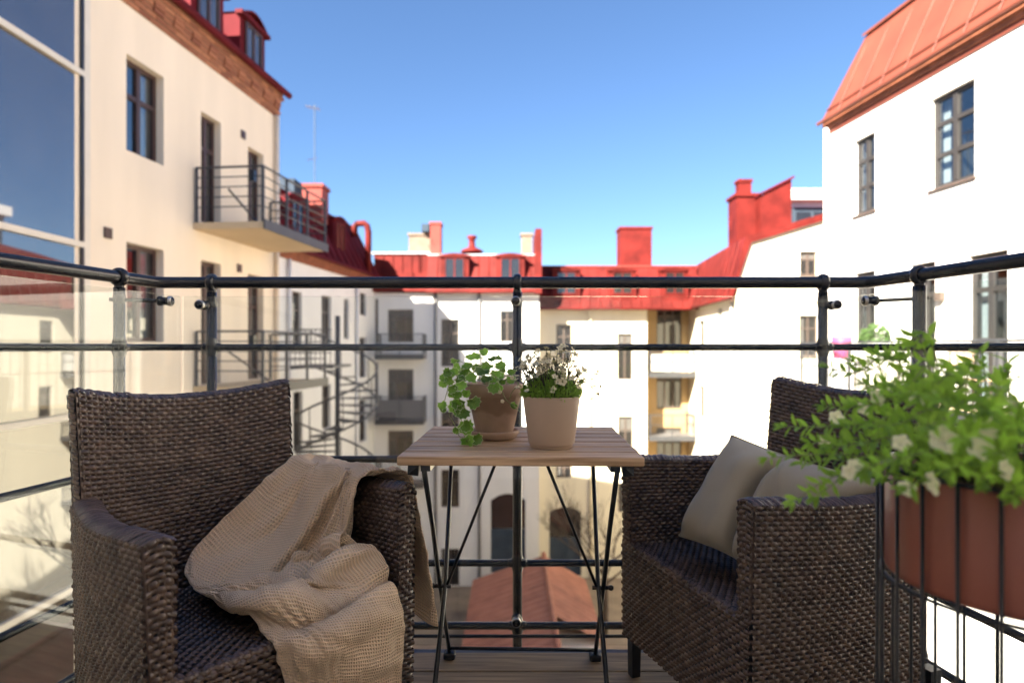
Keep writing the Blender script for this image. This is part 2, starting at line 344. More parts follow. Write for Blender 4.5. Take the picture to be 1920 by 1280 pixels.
def window(bld, F, rect, fm, depth=0.13, cols=2, rows=(0.66,), fw=0.055, near=True, curtain=0, sill=None, name='window'):
    a, b, c, d = rect; h = d-c
    m = MB(); w0, w1 = -depth-0.05, -depth
    m.fbox(F, a, a+fw, w0, w1, c, d); m.fbox(F, b-fw, b, w0, w1, c, d)
    m.fbox(F, a+fw, b-fw, w0, w1, c, c+fw); m.fbox(F, a+fw, b-fw, w0, w1, d-fw, d)
    bars_u = [a+(b-a)*k/cols for k in range(1, cols)]
    for u in bars_u: m.fbox(F, u-fw*0.6, u+fw*0.6, w0+0.004, w1+0.012, c+fw, d-fw)
    edges = [a+fw*0.5]+bars_u+[b-fw*0.5]
    for r in rows:
        z = c+h*r
        for k in range(cols): m.fbox(F, edges[k]+fw*0.55, edges[k+1]-fw*0.55, w0+0.006, w1+0.006, z-fw*0.5, z+fw*0.5)
    win = m.build(name, M[fm], bld)
    zs = [c+fw*0.5]+[c+h*r for r in rows]+[d-fw*0.5]
    g = M['window_glass'] if near else M['far_glass']
    for k in range(cols):
        for j in range(len(zs)-1):
            MB().fbox(F, edges[k], edges[k+1], w0+0.015, w0+0.022, zs[j], zs[j+1]).build('pane', g, win)
    if not near and (b-a) > 0.4 and random.random() < 0.55:
        top_ = d-fw*0.6; bot_ = top_-(d-c)*random.choice((0.2, 0.35, 0.8))
        u0_, u1_ = (a+fw, b-fw) if bot_ > c+(d-c)*0.4 else (a+fw, a+fw+(b-a)*0.22)
        MB().fbox(F, u0_, u1_, w0+0.024, w0+0.030, bot_, top_).build('blind', M['blind'], win)
    if near:
        r_ = MB(); dd = -depth-0.75      # a shallow dark room behind the glass
        r_.add([F(a, w0, c), F(b, w0, c), F(b, w0, d), F(a, w0, d), F(a, dd, c), F(b, dd, c), F(b, dd, d), F(a, dd, d)],
               [(4, 5, 6, 7), (0, 4, 7, 3), (1, 2, 6, 5), (3, 7, 6, 2), (0, 1, 5, 4)])
        r_.build('room', M['interior'], win)
        if curtain:
            for u0, u1 in ((a+0.02, a+(b-a)*curtain), (b-(b-a)*curtain, b-0.02)):
                cm = MB(); n = 16; vs = []
                for i in range(n+1):
                    u = u0+(u1-u0)*i/n; ww = w0-0.12+0.02*math.sin(i*2.1)
                    vs += [F(u, ww, c+0.03), F(u, ww, d-0.03)]
                cm.add(vs, [(2*i, 2*i+2, 2*i+3, 2*i+1) for i in range(n)]); cm.build('curtain', M['curtain'], win, True)
    if sill:
        MB().fbox(F, a-0.04, b+0.04, -depth+0.001, 0.05, c-0.035, c-0.003).build('sill', M[sill], win)
    return win
def mansard(bld, F, u0, u1, z0, z1, lean, depth, m, h0=0.0, h1=0.0, over=0.18, seam=0.55, name='roof', seam_r=0.028, top=None, gr=0.07):
    """steep sheet-metal slope with standing seams, hipped ends h0/h1, and a shallow upper slope"""
    r = MB(); zt = z1+0.5
    A, B = F(u0, over, z0), F(u1, over, z0); C, D = F(u1-h1, -lean, z1), F(u0+h0, -lean, z1)
    E, G = F(u1-h1, -depth, zt), F(u0+h0, -depth, zt); H, I = F(u0, -depth, z0), F(u1, -depth, z0)
    r.add([A, B, C, D, E, G, H, I], [(0, 1, 2, 3), (0, 3, 5, 6), (1, 7, 4, 2), (6, 5, 4, 7), (0, 6, 7, 1)])
    roof = r.build(name, M[m], bld)
    MB().add([F(u0+h0-0.03, -lean+0.08, z1+0.012), F(u1-h1+0.03, -lean+0.08, z1+0.012), F(u1-h1+0.03, -depth, zt+0.02), F(u0+h0-0.03, -depth, zt+0.02),
              F(u0+h0-0.03, -lean+0.08, z1-0.05), F(u1-h1+0.03, -lean+0.08, z1-0.05)],
             [(0, 1, 2, 3), (4, 5, 1, 0)]).build('upper_slope', M[top or m], roof)
    n = max(2, int((u1-u0)/seam))
    for k in range(1, n):
        u = u0+(u1-u0)*k/n
        if u < u0+h0 or u > u1-h1: continue
        s = MB(); a, b = Vector(F(u, over+0.012, z0+0.06)), Vector(F(u, -lean+0.012, z1-0.06))
        s.tube([a, b], seam_r, 4); s.build('seam', M[m], roof)
    g = MB(); g.tube([F(u0-0.01, over+0.06, z0-0.02), F(u1+0.05, over+0.06, z0-0.02)], gr, 8); g.build('gutter', M[m], bld)
    return roof
def dormer(bld, F, u0, u1, z0, z1, front, back, m, near=False, arch=0.12):
    b = MB(); n = 6; uc = (u0+u1)/2
    tops = [(u0+(u1-u0)*k/n, z1+arch*math.sin(PI*k/n)) for k in range(n+1)]
    fr = [F(u0, front, z0)]+[F(u, front, z) for u, z in tops]+[F(u1, front, z0)]
    bk = [F(u0, back, z0)]+[F(u, back, z) for u, z in tops]+[F(u1, back, z0)]
    k = len(fr); b.add(fr+bk, [tuple(range(k-1, -1, -1))]+[(i, (i+1) % k, k+(i+1) % k, k+i) for i in range(k)])
    d = b.build('dormer', M[m], bld)
    t = MB(); t.fbox(F, u0-0.08, u1+0.08, front-0.06, front+0.10, z1-0.03, z1+0.05)
    for i in range(n):
        (ua, za), (ub, zb) = tops[i], tops[i+1]
        t.add([F(ua, front+0.09, za+0.05), F(ub, front+0.09, zb+0.05), F(ub, back, zb+0.05), F(ua, back, za+0.05), F(ua, front+0.09, za), F(ub, front+0.09, zb)], [(0, 1, 2, 3), (4, 5, 1, 0)])
    t.build('dormer_cap', M[m], d)
    a, e, c, f = u0+0.17, u1-0.17, z0+(0.10 if near else 0.35), z1-0.06; w = front+0.003
    q = MB(); fw = 0.06
    q.fbox(F, a, a+fw, w, w+0.04, c, f); q.fbox(F, e-fw, e, w, w+0.04, c, f); q.fbox(F, a+fw, e-fw, w, w+0.04, c, c+fw); q.fbox(F, a+fw, e-fw, w, w+0.04, f-fw, f)
    q.fbox(F, uc-0.03, uc+0.03, w, w+0.035, c+fw, f-fw); q.build('window_frame', M['frame_brown' if near else 'roof_red'], d)
    for x0, x1 in ((a+fw*0.5, uc-0.02), (uc+0.02, e-fw*0.5)):
        MB().fbox(F, x0, x1, w+0.002, w+0.012, c+fw*0.5, f-fw*0.5).build('pane', M['tower_glass' if near else 'far_glass'], d)
    return d
def far_balcony(bld, F, u0, u1, z, proj, slab_m, rail_m='iron_far', h=1.0, rails=4, post=1.1, thick=0.16, bars=0, solid=None):
    s = MB().fbox(F, u0, u1, 0.002, proj, z-thick, z).build('balcony', M[slab_m], bld)
    MB().fbox(F, u0-0.02, u1+0.02, proj+0.001, proj+0.03, z-thick-0.02, z+0.04).build('edge_beam', M[rail_m], s)
    P = [F(u0+0.03, 0.05, 0), F(u0+0.03, proj-0.03, 0), F(u1-0.03, proj-0.03, 0), F(u1-0.03, 0.05, 0)]; P = [Vector(p) for p in P]
    for k in range(rails):
        zz = z+h-(h-0.1)*k/rails if rails > 1 else z+h
        MB().tube([p+Vector((0, 0, zz)) for p in P], 0.022 if k == 0 else 0.012, 6).build('rail', M[rail_m], s)
    for a, b in zip(P[:-1], P[1:]):
        n = max(1, round((b-a).length/post))
        for i in range(n+1):
            if i == n and (b-P[-1]).length > 0.01: continue
            p = a.lerp(b, i/n); MB().box(p.x-0.022, p.x+0.022, p.y-0.022, p.y+0.022, z-0.05, z+h).build('post', M[rail_m], s)
        if bars:
            n = int((b-a).length/bars)
            for i in range(1, n):
                p = a.lerp(b, i/n); MB().tube([p+Vector((0, 0, z+0.08)), p+Vector((0, 0, z+h))], 0.008, 4).build('baluster', M[rail_m], s)
    if solid:
        MB().fbox(F, u0+0.06, u1-0.06, proj-0.075, proj-0.06, z+0.1, z+h-0.12).build('screen', M[solid], s)
    return s
GZ = -9.6

# ------------------------------------------------------------------ the setting: courtyard and ground
g = MB(); n = 40
g.add([(-300, -300, GZ), (300, -300, GZ), (300, 500, GZ), (-300, 500, GZ)], [(0, 1, 2, 3)])
tag(g.build('ground', M['cobble']), kind='structure')

# ------------------------------------------------------------------ cream building with the brick cornice
def X_A(y): return -7.078+0.1135*y
A = Wall(X_A(-0.4), -0.4, X_A(14.2), 14.2)
bA = empty('apartment_building', (X_A(7)-4, 7, GZ), 'tall cream plastered building with brick cornice and dark red mansard roof', 'building')
wins_A = [A.rect(237, 307, 100, 281), A.rect(237, 307, 453, 640)]
doors_A = [A.rect(377, 414, 208, 415), A.rect(465, 494, 274, 424), A.rect(377, 414, 487, 722), A.rect(465, 494, 513, 712)]
low_A = [A.rect(237, 307, 790, 960)]
mb = MB(); zc = 6.28
wall_sheet(mb, A, 0, A.L, GZ, zc, wins_A+doors_A+low_A, 0.2)
mb.add([A(A.L, 0, GZ), A(A.L, -9, GZ), A(A.L, -9, zc), A(A.L, 0, zc)], [(0, 1, 2, 3)])
mb.build('wall', M['stucco_cream'], bA)
for r in wins_A+low_A: window(bA, A, r, 'frame_brown', 0.14, 2, (0.62,), 0.07, True, 0.22)
for r in doors_A: window(bA, A, r, 'frame_brown', 0.14, 2, (0.70,), 0.07, True, 0.15, name='balcony_door')
for u, z in ((A.u(201), A.z(201, 437)), (A.u(455), A.z(455, 253)), (A.u(448), A.z(448, 503))):
    MB().fbox(A, u-0.07, u+0.07, 0.002, 0.03, z-0.08, z+0.08).build('vent', M['frame_brown'], bA)
# brick cornice: real bricks in corbelled courses where the photograph shows them
u_b = A.u(225)
cor = MB()
for k in range(7):
    cor.fbox(A, 0, A.L, -0.1, 0.02+0.022*k, zc+0.078*k, zc+0.078*(k+1))
cor = cor.build('cornice', M['mortar'], bA)
bl, bh = 0.235, 0.066
bm_ = MB(); bm_.box(-bl/2, bl/2, -0.03, 0.03, -bh/2, bh/2); brick_me = bm_.mesh('brick', M['brick_piece'])
ang = math.atan2(A.d.y, A.d.x)
cw = wloc(cor); nb = 0
for k in range(7):
    u = u_b+(0.12 if k % 2 and k != 3 else 0); j_ = 0
    while u < A.L+0.05 and nb < 298:
        p = A(u, 0.02+0.022*k-0.016+random.uniform(-0.003, 0.003)+(0.03 if k in (2, 3) and j_ % 2 else 0), zc+0.078*(k+0.5)); j_ += 1
        o = link('brick', brick_me, cor); o.location = Vector(p)-cw; o.rotation_euler = (0, 0, ang+random.uniform(-.01, .01)); nb += 1
        u += bl+0.012
zr = zc+0.55
mansard(bA, A, 0, A.L+0.05, zr, zr+1.35, 1.0, 8, 'roof_dark', 0, 0.7, over=0.20)
for px, wd in ((469, 0.90), (384, 0.92)):
    uu = A.u(px)
    dormer(bA, A, uu-wd*0.55, uu+wd*0.55, zr+0.04, zr+0.98, 0.06, -1.6, 'roof_dark', True, 0.20)
far_balcony(bA, A, A.u(362), A.L-0.35, 3.22, 1.36, 'slab', rails=5, post=0.95, thick=0.12)
far_balcony(bA, A, A.u(362), A.L-0.35, 0.24, 1.36, 'slab', rails=5, post=0.95, thick=0.12, solid=None)
for z_ in (4.15, 1.17):
    p = Vector(A(A.u(362)+0.05, 1.15, 0)); MB().box(p.x-0.08, p.x+0.02, p.y-0.06, p.y+0.06, z_-0.2, z_).build('letter_box', M['black_metal'], bA)
    MB().tube([A(A.u(362)+0.15, 0.6, z_-0.3), A(A.u(362)+1.6, 0.6, z_-0.9)], 0.02, 6).build('brace', M['black_metal'], bA)
MB().tube([A(A.L-0.12, 0.07, GZ), A(A.L-0.12, 0.07, zc)], 0.05, 10).build('downpipe', M['stucco_cream'], bA, True)

# glazed stair tower in front of it
TX, TY = -6.1, 8.78
T = Wall(TX, 3.0, TX, TY)
bT = empty('glass_stair_tower', (TX-0.8, 6, GZ), 'glazed stair tower with pale horizontal frame bars mirroring sky', 'building')
mb = MB(); mb.fbox(T, 0, T.L, -1.0, -0.08, GZ, 7.3); mb.build('core', M['interior'], bT)
zb = [GZ, -7.21, -4.80, -2.39, -0.004, 2.40, 4.82, 7.24]
mb = MB()
for z in zb[1:]: mb.fbox(T, 0, T.L-0.12, -0.05, 0.04, z-0.04, z+0.04)
mb.fbox(T, T.L-0.12, T.L, -0.6, 0.04, GZ, 7.3); mb.fbox(T, 0, 0.12, -0.06, 0.06, GZ, 7.3)
mb.build('frame', M['frame_white'], bT)
mb = MB()
mb.fbox(T, T.L-0.17, T.L-0.121, -0.045, 0.035, GZ, 7.2); mb.build('gasket', M['black_metal'], bT)
mids = [0.12, 2.0, 3.9, T.L-0.17]
for a, b in zip(zb[:-1], zb[1:]):
    for c, d in zip(mids[:-1], mids[1:]):
        MB().fbox(T, c+0.01, d-0.01, -0.03, -0.01, a+0.045, b-0.045).build('pane', M['tower_glass'], bT)
for c in mids[1:-1]:
    MB().fbox(T, c-0.02, c+0.02, -0.035, 0.0, GZ, 7.2).build('mullion', M['black_metal'], bT)

# ------------------------------------------------------------------ long white wing with red mansard beyond it
def X_B(y): return -9.16+0.1135*y
B = Wall(X_B(14), 14, X_B(27), 27)
bB = empty('apartment_building', (X_B(20)-4, 20, GZ), 'white plastered wing with maroon mansard and brick eaves behind the spiral stair', 'building')
wB = [B.rect(*r) for r in ((548, 566, 545, 655), (603, 621, 553, 650), (645, 654, 560, 635), (675, 687, 548, 590), (674, 687, 632, 708), (550, 567, 735, 850), (604, 620, 722, 805), (674, 687, 750, 830), (604, 620, 880, 960))]
mb = MB(); wall_sheet(mb, B, 0, B.L, GZ, 3.70, wB); mb.build('wall', M['stucco_white'], bB)
for r in wB: window(bB, B, r, 'frame_umber', 0.1, 2 if r[1]-r[0] > 0.7 else 1, (0.68,), 0.05, False)
cb = MB()
for k in range(4): cb.fbox(B, 0, B.L, -0.05, 0.05+0.06*k, 3.70+0.075*k, 3.70+0.075*(k+1)-0.004)
cb.build('cornice', M['brick'], bB)
mansard(bB, B, 0, B.L-0.1, 4.02, 6.15, 0.75, 6, 'roof_dark', 0, 0.1, over=0.3, seam=0.6)
for px in (560, 640):
    uu = B.u(px); dormer(bB, B, uu-0.6, uu+0.6, 4.25, 5.75, -0.05, -1.5, 'roof_dark')
def chimney(bld, x0, x1, y0, y1, z0, z1, m, cap=0.06, pots=0):
    c = MB(); c.box(x0, x1, y0, y1, z0, z1); c.box(x0-cap, x1+cap, y0-cap, y1+cap, z1+0.001, z1+0.12)
    o = c.build('chimney', M[m], bld)
    for k in range(pots): MB().lathe([(0.11, 0), (0.10, 0.4), (0.12, 0.42), (0.0, 0.42)], (x0+(k+.5)*(x1-x0)/pots, (y0+y1)/2, z1+0.12), 12).build('chimney_pot', M[m], o, True)
    return o
chimney(bB, -7.65, -6.85, 22.0, 22.8, 5.5, 6.72, 'roof_pink')
MB().box(-8.1, -7.35, 20.6, 21.4, 5.6, 6.65).build('vent_box', M['blue_grey'], bB)
vp = MB(); vp.tube([(-6.6, 25.6, 5.6), (-6.6, 25.6, 6.0), (-6.5, 25.6, 6.12), (-6.2, 25.6, 6.14), (-6.08, 25.6, 6.05), (-6.02, 25.6, 5.8), (-6.02, 25.6, 4.0)], 0.13, 10)
vp.build('vent_pipe', M['roof_red'], bB, True)
for u, col in ((B.u(538), 'stucco_pale'), (B.u(666), 'stucco_pale')):
    MB().tube([B(u, 0.08, GZ), B(u, 0.08, 3.7)], 0.06, 8).build('downpipe', M[col], bB, True)
# roof antenna
aD = 24.0; ax = (590-960)*aD/FPX
an = MB(); an.tube([(ax, aD, 5.9), (ax, aD, EYE+(HOR-196)*aD/FPX)], 0.025, 6)
zt = EYE+(HOR-205)*aD/FPX
an.tube([(ax-0.35, aD, zt+0.12), (ax+0.2, aD, zt)], 0.015, 4)
for k in range(6): an.tube([(ax-0.3+0.09*k, aD-0.2, zt+0.1-0.02*k), (ax-0.3+0.09*k, aD+0.2, zt+0.1-0.02*k)], 0.008, 4)
an.tube([(ax-0.3, aD, zt-2.0), (ax+0.12, aD, zt-1.9)], 0.012, 4)
tag(an.build('roof_antenna', M['steel']), 'thin tall metal antenna mast above the maroon roof', 'antenna')

# spiral stair
sY = 17.6; sX = (633-960)*sY/FPX; R = 1.12
bS = empty('spiral_staircase', (sX, sY, GZ), 'dark iron spiral staircase winding in front of the white wing', 'staircase')
MB().tube([(sX, sY, GZ), (sX, sY, EYE+(HOR-592)*sY/FPX)], 0.07, 10).build('pole', M['iron_far'], bS, True)
rise, per = 0.19, 15; z_top = 0.45; n = int((z_top-GZ)/rise); a0 = 2.6
hand = []
for k in range(n):
    z = z_top-k*rise; a = a0-2*PI*k/per; b = a-2*PI/per
    t = MB(); pts = []
    for aa in (a, b):
        pts += [(sX+0.06*math.cos(aa), sY+0.06*math.sin(aa)), (sX+R*math.cos(aa), sY+R*math.sin(aa))]
    ring = [pts[0], pts[1], pts[3], pts[2]]
    t.hexa([(*p, z-0.04) for p in ring]+[(*p, z) for p in ring]); st = t.build('step', M['iron_far'], bS)
    MB().tube([(sX+R*math.cos(a), sY+R*math.sin(a), z), (sX+R*math.cos(a), sY+R*math.sin(a), z+0.95)], 0.014, 4).build('baluster', M['iron_far'], st)
    for q in (0, 0.5):
        aa = a+(b-a)*q; hand.append((sX+R*math.cos(aa), sY+R*math.sin(aa), z+0.95-rise*q))
MB().tube(hand, 0.03, 6).build('handrail', M['iron_far'], bS, True)
MB().tube([(x, y, z-0.95-0.03) for x, y, z in hand], 0.03, 6).build('stringer', M['iron_far'], bS, True)
l = MB(); l.box(sX-1.15, sX+0.05, sY-0.6, sY+1.3, 0.36, 0.44); land = l.build('landing', M['iron_far'], bS)
for z in (1.45, 1.1, 0.8): MB().tube([(sX-1.15, sY+1.3, z), (sX-1.15, sY-0.6, z), (sX+0.0, sY-0.6, z)], 0.015, 5).build('rail', M['iron_far'], land)
for k in range(9): MB().tube([(sX-1.15+0.14*k, sY-0.6, 0.4), (sX-1.15+0.14*k, sY-0.6, 1.45)], 0.01, 4).build('baluster', M['iron_far'], land)

# ------------------------------------------------------------------ back building in shade, balconies in a column
C = Wall(-6.1, 27, 1.2, 27)
bC = empty('apartment_building', (-2, 30, GZ), 'shaded white back building with a column of grey balconies and red dormers', 'building')
wC = [C.rect(*r) for r in ((727, 775, 580, 641), (727, 775, 692, 757), (727, 775, 807, 868), (727, 775, 925, 985), (827, 861, 598, 687), (827, 861, 770, 840), (827, 861, 880, 951), (827, 861, 1028, 1098),
                           (938, 964, 582, 641), (938, 964, 700, 765), (938, 964, 800, 870), (703, 709, 560, 642), (703, 709, 680, 750))]
dC = C.rect(920, 985, 925, 1075)
mb = MB(); wall_sheet(mb, C, 0, C.L, GZ, 3.35, wC+[dC]); mb.build('wall', M['stucco_pale'], bC)
def arch_fill(bld, F, r, rise, m):
    a, b, c, d = r; n = 10; f = MB(); vs = []
    for i in range(n+1):
        u = a+(b-a)*i/n; x = 2*i/n-1; z = d-rise*x*x
        vs += [F(u, -0.001, z), F(u, -0.001, d), F(u, -0.158, z)]
    f.add(vs, [(3*i, 3*i+3, 3*i+4, 3*i+1) for i in range(n)]+[(3*i, 3*i+2, 3*i+5, 3*i+3) for i in range(n)])
    f.build('arch', M[m], bld)
def far_door(bld, F, r):
    a, b, c, d = r; m = MB(); m.fbox(F, a, b, -0.2, -0.16, c, c+(d-c)*0.55); m.fbox(F, (a+b)/2-0.04, (a+b)/2+0.04, -0.159, -0.13, c, c+(d-c)*0.55)
    dd = m.build('door', M['blue_grey'], bld); MB().fbox(F, a, b, -0.2, -0.17, c+(d-c)*0.55+0.02, d).build('pane', M['far_glass'], dd)
arch_fill(bC, C, dC, 0.3, 'stucco_pale'); far_door(bC, C, dC)
for r in wC: window(bC, C, r, 'frame_umber', 0.1, 3 if r[1]-r[0] > 1 else 2 if r[1]-r[0] > 0.4 else 1, (0.7,), 0.05, False)
for py in (672, 790, 905):
    far_balcony(bC, C, C.u(713), C.u(800), C.z(713, py-7), 1.0, 'slab_grey', rails=1, bars=0.12, post=1.2, solid='slab_grey' if py == 790 else None, h=1.0 if py != 672 else 0.9)
for px in (817, 899): MB().tube([C(C.u(px), 0.07, GZ), C(C.u(px), 0.07, 3.35)], 0.06, 8).build('downpipe', M['slab_grey'], bC, True)
mansard(bC, C, C.u(801), C.L+0.05, 3.40, 5.10, 0.35, 5, 'roof_red', 0, 0, over=0.3, seam=0.45, top='zinc')
for px in (853, 957):
    uu = C.u(px); dormer(bC, C, uu-0.62, uu+0.62, 3.55, 4.95, 0.18, -1.2, 'roof_red', False, 0.08)
# lower roof piece with a steep red parapet left of the dormers
mb = MB(); mb.fbox(C, C.u(690), C.u(801)-0.02, -3.5, 0.25, 3.40, 4.0); mb.fbox(C, C.u(690), C.u(801)-0.02, -3.4, -0.9, 4.351, 4.15); mb.build('roof_terrace', M['roof_red'], bC)
pp = Wall(C(C.u(690), 0, 0)[0], 28.2, C(C.u(801)-0.03, 0, 0)[0], 28.2)
mb = MB(); mb.fbox(pp, 0, pp.L, -0.3, 0, 4.16, 5.25); par = mb.build('parapet', M['roof_red'], bC)
for k in range(1, 6): MB().fbox(pp, pp.L*k/6-0.02, pp.L*k/6+0.02, 0.001, 0.04, 4.2, 5.2).build('seam', M['roof_red'], par)
MB().fbox(pp, -0.1, pp.L, -2.5, 0.08, 5.251, 5.33).build('flat_roof', M['zinc'], bC)
chimney(bC, -4.9, -3.85, 29, 30, 5.0, 6.25, 'chimney_plaster')
chimney(bC, -3.83, -3.35, 28.6, 29.3, 4.9, 6.7, 'roof_pink', 0.04); MB().box(-4.25, -3.9, 28.7, 29.2, 6.4, 6.75).build('vent_box', M['blue_grey'], bC)
MB().lathe([(0.55, 0), (0.5, 0.1), (0.16, 0.25), (0.14, 0.6), (0.22, 0.66), (0.22, 0.78), (0, 0.8)], (-1.9, 29, 5.45), 12).build('roof_vent', M['roof_red'], bC, True)
chimney(bC, 0.45, 0.95, 29, 29.6, 5.0, 6.25, 'chimney_plaster')
MB().fbox(C, C.u(1003), C.u(1003)+0.28, -2.6, 0.5, 3.3, 6.1).build('fire_wall', M['roof_red'], bC)
MB().box(-6.2, 1.2, 27.5, 33, GZ, 3.3).build('core', M['stucco_pale'], bC)

# ------------------------------------------------------------------ sunlit cream front with dormers
D = Wall(1.22, 28, 6.19, 28)
bD = empty('apartment_building', (4, 31, GZ), 'sunlit cream front with red roof, three dormers and a wide red chimney', 'building')
wD = [D.rect(*r) for r in ((1043, 1072, 608, 680), (1158, 1186, 625, 712), (1159, 1187, 780, 860), (1043, 1072, 868, 896), (1159, 1187, 905, 960), (1043, 1072, 745, 800))]
dD = D.rect(1030, 1090, 950, 1080)
mb = MB(); wall_sheet(mb, D, 0, D.L, GZ, 2.66, wD+[dD]); mb.build('wall', M['stucco_yellow'], bD)
arch_fill(bD, D, dD, 0.25, 'stucco_yellow'); far_door(bD, D, dD)
for r in wD: window(bD, D, r, 'frame_umber', 0.1, 2, (0.68,), 0.05, False)
MB().tube([D(D.u(1107), 0.07, GZ), D(D.u(1107), 0.07, 2.3), D(D.u(1100), 0.3, 2.6)], 0.05, 8).build('downpipe', M['stucco_yellow'], bD, True)
D2 = Wall(1.22, 28, 8.6, 28)
mansard(bD, D2, 0, D2.L, 2.72, 4.75, 0.55, 5, 'roof_red', 0, 0, over=0.45, seam=0.45, top='roof_pink')
for px in (1061, 1165, 1262):
    uu = D2.u(px); dormer(bD, D2, uu-0.62, uu+0.62, 3.0, 4.45, 0.28, -1.3, 'roof_red', False, 0.1)
chimney(bD, (1163-960)*30/FPX, (1222-960)*30/FPX, 30, 31, 4.6, 6.75, 'roof_red', 0.05)
# ochre recess with stacked balconies
Rr = Wall(6.19, 29.3, 8.6, 29.3)
wR = [(0.75, 1.95, z, z+2.05) for z in (0.95, -2.0, -4.95)]
mb = MB(); wall_sheet(mb, Rr, 0, Rr.L, GZ, 2.7, wR); mb.add([(6.19, 28, GZ), (6.19, 29.3, GZ), (6.19, 29.3, 2.7), (6.19, 28, 2.7)], [(0, 1, 2, 3)]); mb.build('recess_wall', M['stucco_ochre'], bD)
for r in wR: window(bD, Rr, r, 'frame_umber', 0.1, 3, (0.72,), 0.06, False, name='balcony_door')
for k, z in enumerate((-0.25, -3.15, -6.1)):
    far_balcony(bD, Rr, 0.12, 2.2, z, 1.35, 'slab_grey', rails=2, bars=0.14, post=1.0, solid='awning' if k == 0 else None)
MB().box(1.3, 8.6, 29.5, 34, GZ, 2.6).build('core', M['stucco_yellow'], bD)

# ------------------------------------------------------------------ gabled building on the right, behind the white one
E = Wall(8.07, 22, 16, 22); ES = Wall(8.5, 29.3, 8.07, 22)
bE = empty('apartment_building', (11, 25, GZ), 'sunlit cream gable end with red mansard edge and tall red chimneys', 'building')
wE = [E.rect(1500, 1532, 471, 516), E.rect(1499, 1534, 591, 668), E.rect(1499, 1534, 720, 800), E.rect(1499, 1534, 850, 930)]
prof = [(0, 2.80), (0.36, 4.82), (3.3, 5.68), (7.9, 7.0)]
mb = MB(); wall_sheet(mb, E, 0, E.L, GZ, 2.80, [r for r in wE if r[3] < 2.8])
hole = wE[0]
# gable above the eaves, split round the upper window
us = sorted({0, 0.36, 3.3, 7.9, hole[0], hole[1]})
def ptop(u):
    for (a, za), (b, zb_) in zip(prof[:-1], prof[1:]):
        if a <= u <= b+1e-6: return za+(zb_-za)*(u-a)/(b-a)
    return prof[-1][1]
for a, b in zip(us[:-1], us[1:]):
    if hole[0] <= a < hole[1]-1e-6:
        mb.add([E(a, 0, 2.8), E(b, 0, 2.8), E(b, 0, hole[2]), E(a, 0, hole[2])], [(0, 1, 2, 3)])
        mb.add([E(a, 0, hole[3]), E(b, 0, hole[3]), E(b, 0, ptop(b)), E(a, 0, ptop(a))], [(0, 1, 2, 3)])
    else: mb.add([E(a, 0, 2.8), E(b, 0, 2.8), E(b, 0, ptop(b)), E(a, 0, ptop(a))], [(0, 1, 2, 3)])
a, b, c, d = hole
for q in ([(a, 0, c), (a, 0, d), (a, -.16, d), (a, -.16, c)], [(b, 0, d), (b, 0, c), (b, -.16, c), (b, -.16, d)], [(a, 0, d), (b, 0, d), (b, -.16, d), (a, -.16, d)], [(b, 0, c), (a, 0, c), (a, -.16, c), (b, -.16, c)]):
    mb.add([E(*p) for p in q], [(0, 1, 2, 3)])
wS = [ES.rect(*r) for r in ((1347, 1353, 578, 618), (1310, 1320, 602, 660), (1347, 1353, 668, 732), (1310, 1320, 722, 780), (1347, 1353, 790, 850))]
wall_sheet(mb, ES, 0, ES.L, GZ, 2.80, wS); mb.build('wall', M['stucco_yellow'], bE)
for r in wE: window(bE, E, r, 'frame_umber', 0.1, 2, (0.68,), 0.05, False, sill='frame_umber')
for r in wS: window(bE, ES, r, 'frame_umber', 0.1, 1, (0.68,), 0.05, False)
rf = MB()
ring0 = [E(-0.22, 0.12, 2.74), E(0.30, 0.12, 4.92), E(3.3, 0.12, 5.80), E(7.9, 0.12, 7.12)]
ring1 = [(ES(0, 0.22, 2.74)), (8.9, 29.4, 4.92), (11.8, 29.4, 5.80), (16.4, 29.4, 7.12)]
low0 = [E(-0.22, 0.12, 2.55), E(0.50, 0.12, 4.70), E(3.3, 0.12, 5.55), E(7.9, 0.12, 6.87)]
rf.add(ring0+ring1+low0, [(i, i+1, i+5, i+4) for i in range(3)]+[(8+i, 9+i, 1+i, i) for i in range(3)]); roofE = rf.build('roof', M['roof_red'], bE)
for k in range(1, 13):
    t = k/13; a = Vector(ring0[0]).lerp(Vector(ring1[0]), t); b = Vector(ring0[1]).lerp(Vector(ring1[1]), t)
    MB().tube([a+Vector((-.015, 0, .05)), b+Vector((-.015, 0, -.03))], 0.025, 4).build('seam', M['roof_red'], roofE)
MB().tube([Vector(ring0[0])+Vector((-.06, 0, 0)), Vector(ring1[0])+Vector((-.06, 0, 0))], 0.08, 8).build('gutter', M['roof_red'], bE, True)
MB().tube([ES(ES.L-0.3, 0.07, GZ), ES(ES.L-0.3, 0.07, 2.6)], 0.05, 8).build('downpipe', M['stucco_yellow'], bE, True)
ch = chimney(bE, (1381-960)*23.5/FPX, (1424-960)*23.5/FPX, 23.5, 24.4, 4.6, 6.75, 'roof_red', 0.07)
chimney(bE, (1386-960)*23.7/FPX, (1409-960)*23.7/FPX, 23.7, 24.1, 6.87, 7.35, 'roof_red', 0.04)
fw_ = MB(); x0, x1 = (1426-960)*23/FPX, (1484-960)*23/FPX
fw_.hexa([(x0, 23, 5.0), (x1, 23, 5.4), (x1, 23.5, 5.4), (x0, 23.5, 5.0), (x0, 23, 6.65), (x1, 23, 7.3), (x1, 23.5, 7.3), (x0, 23.5, 6.65)])
fwo = fw_.build('fire_wall', M['roof_red'], bE)
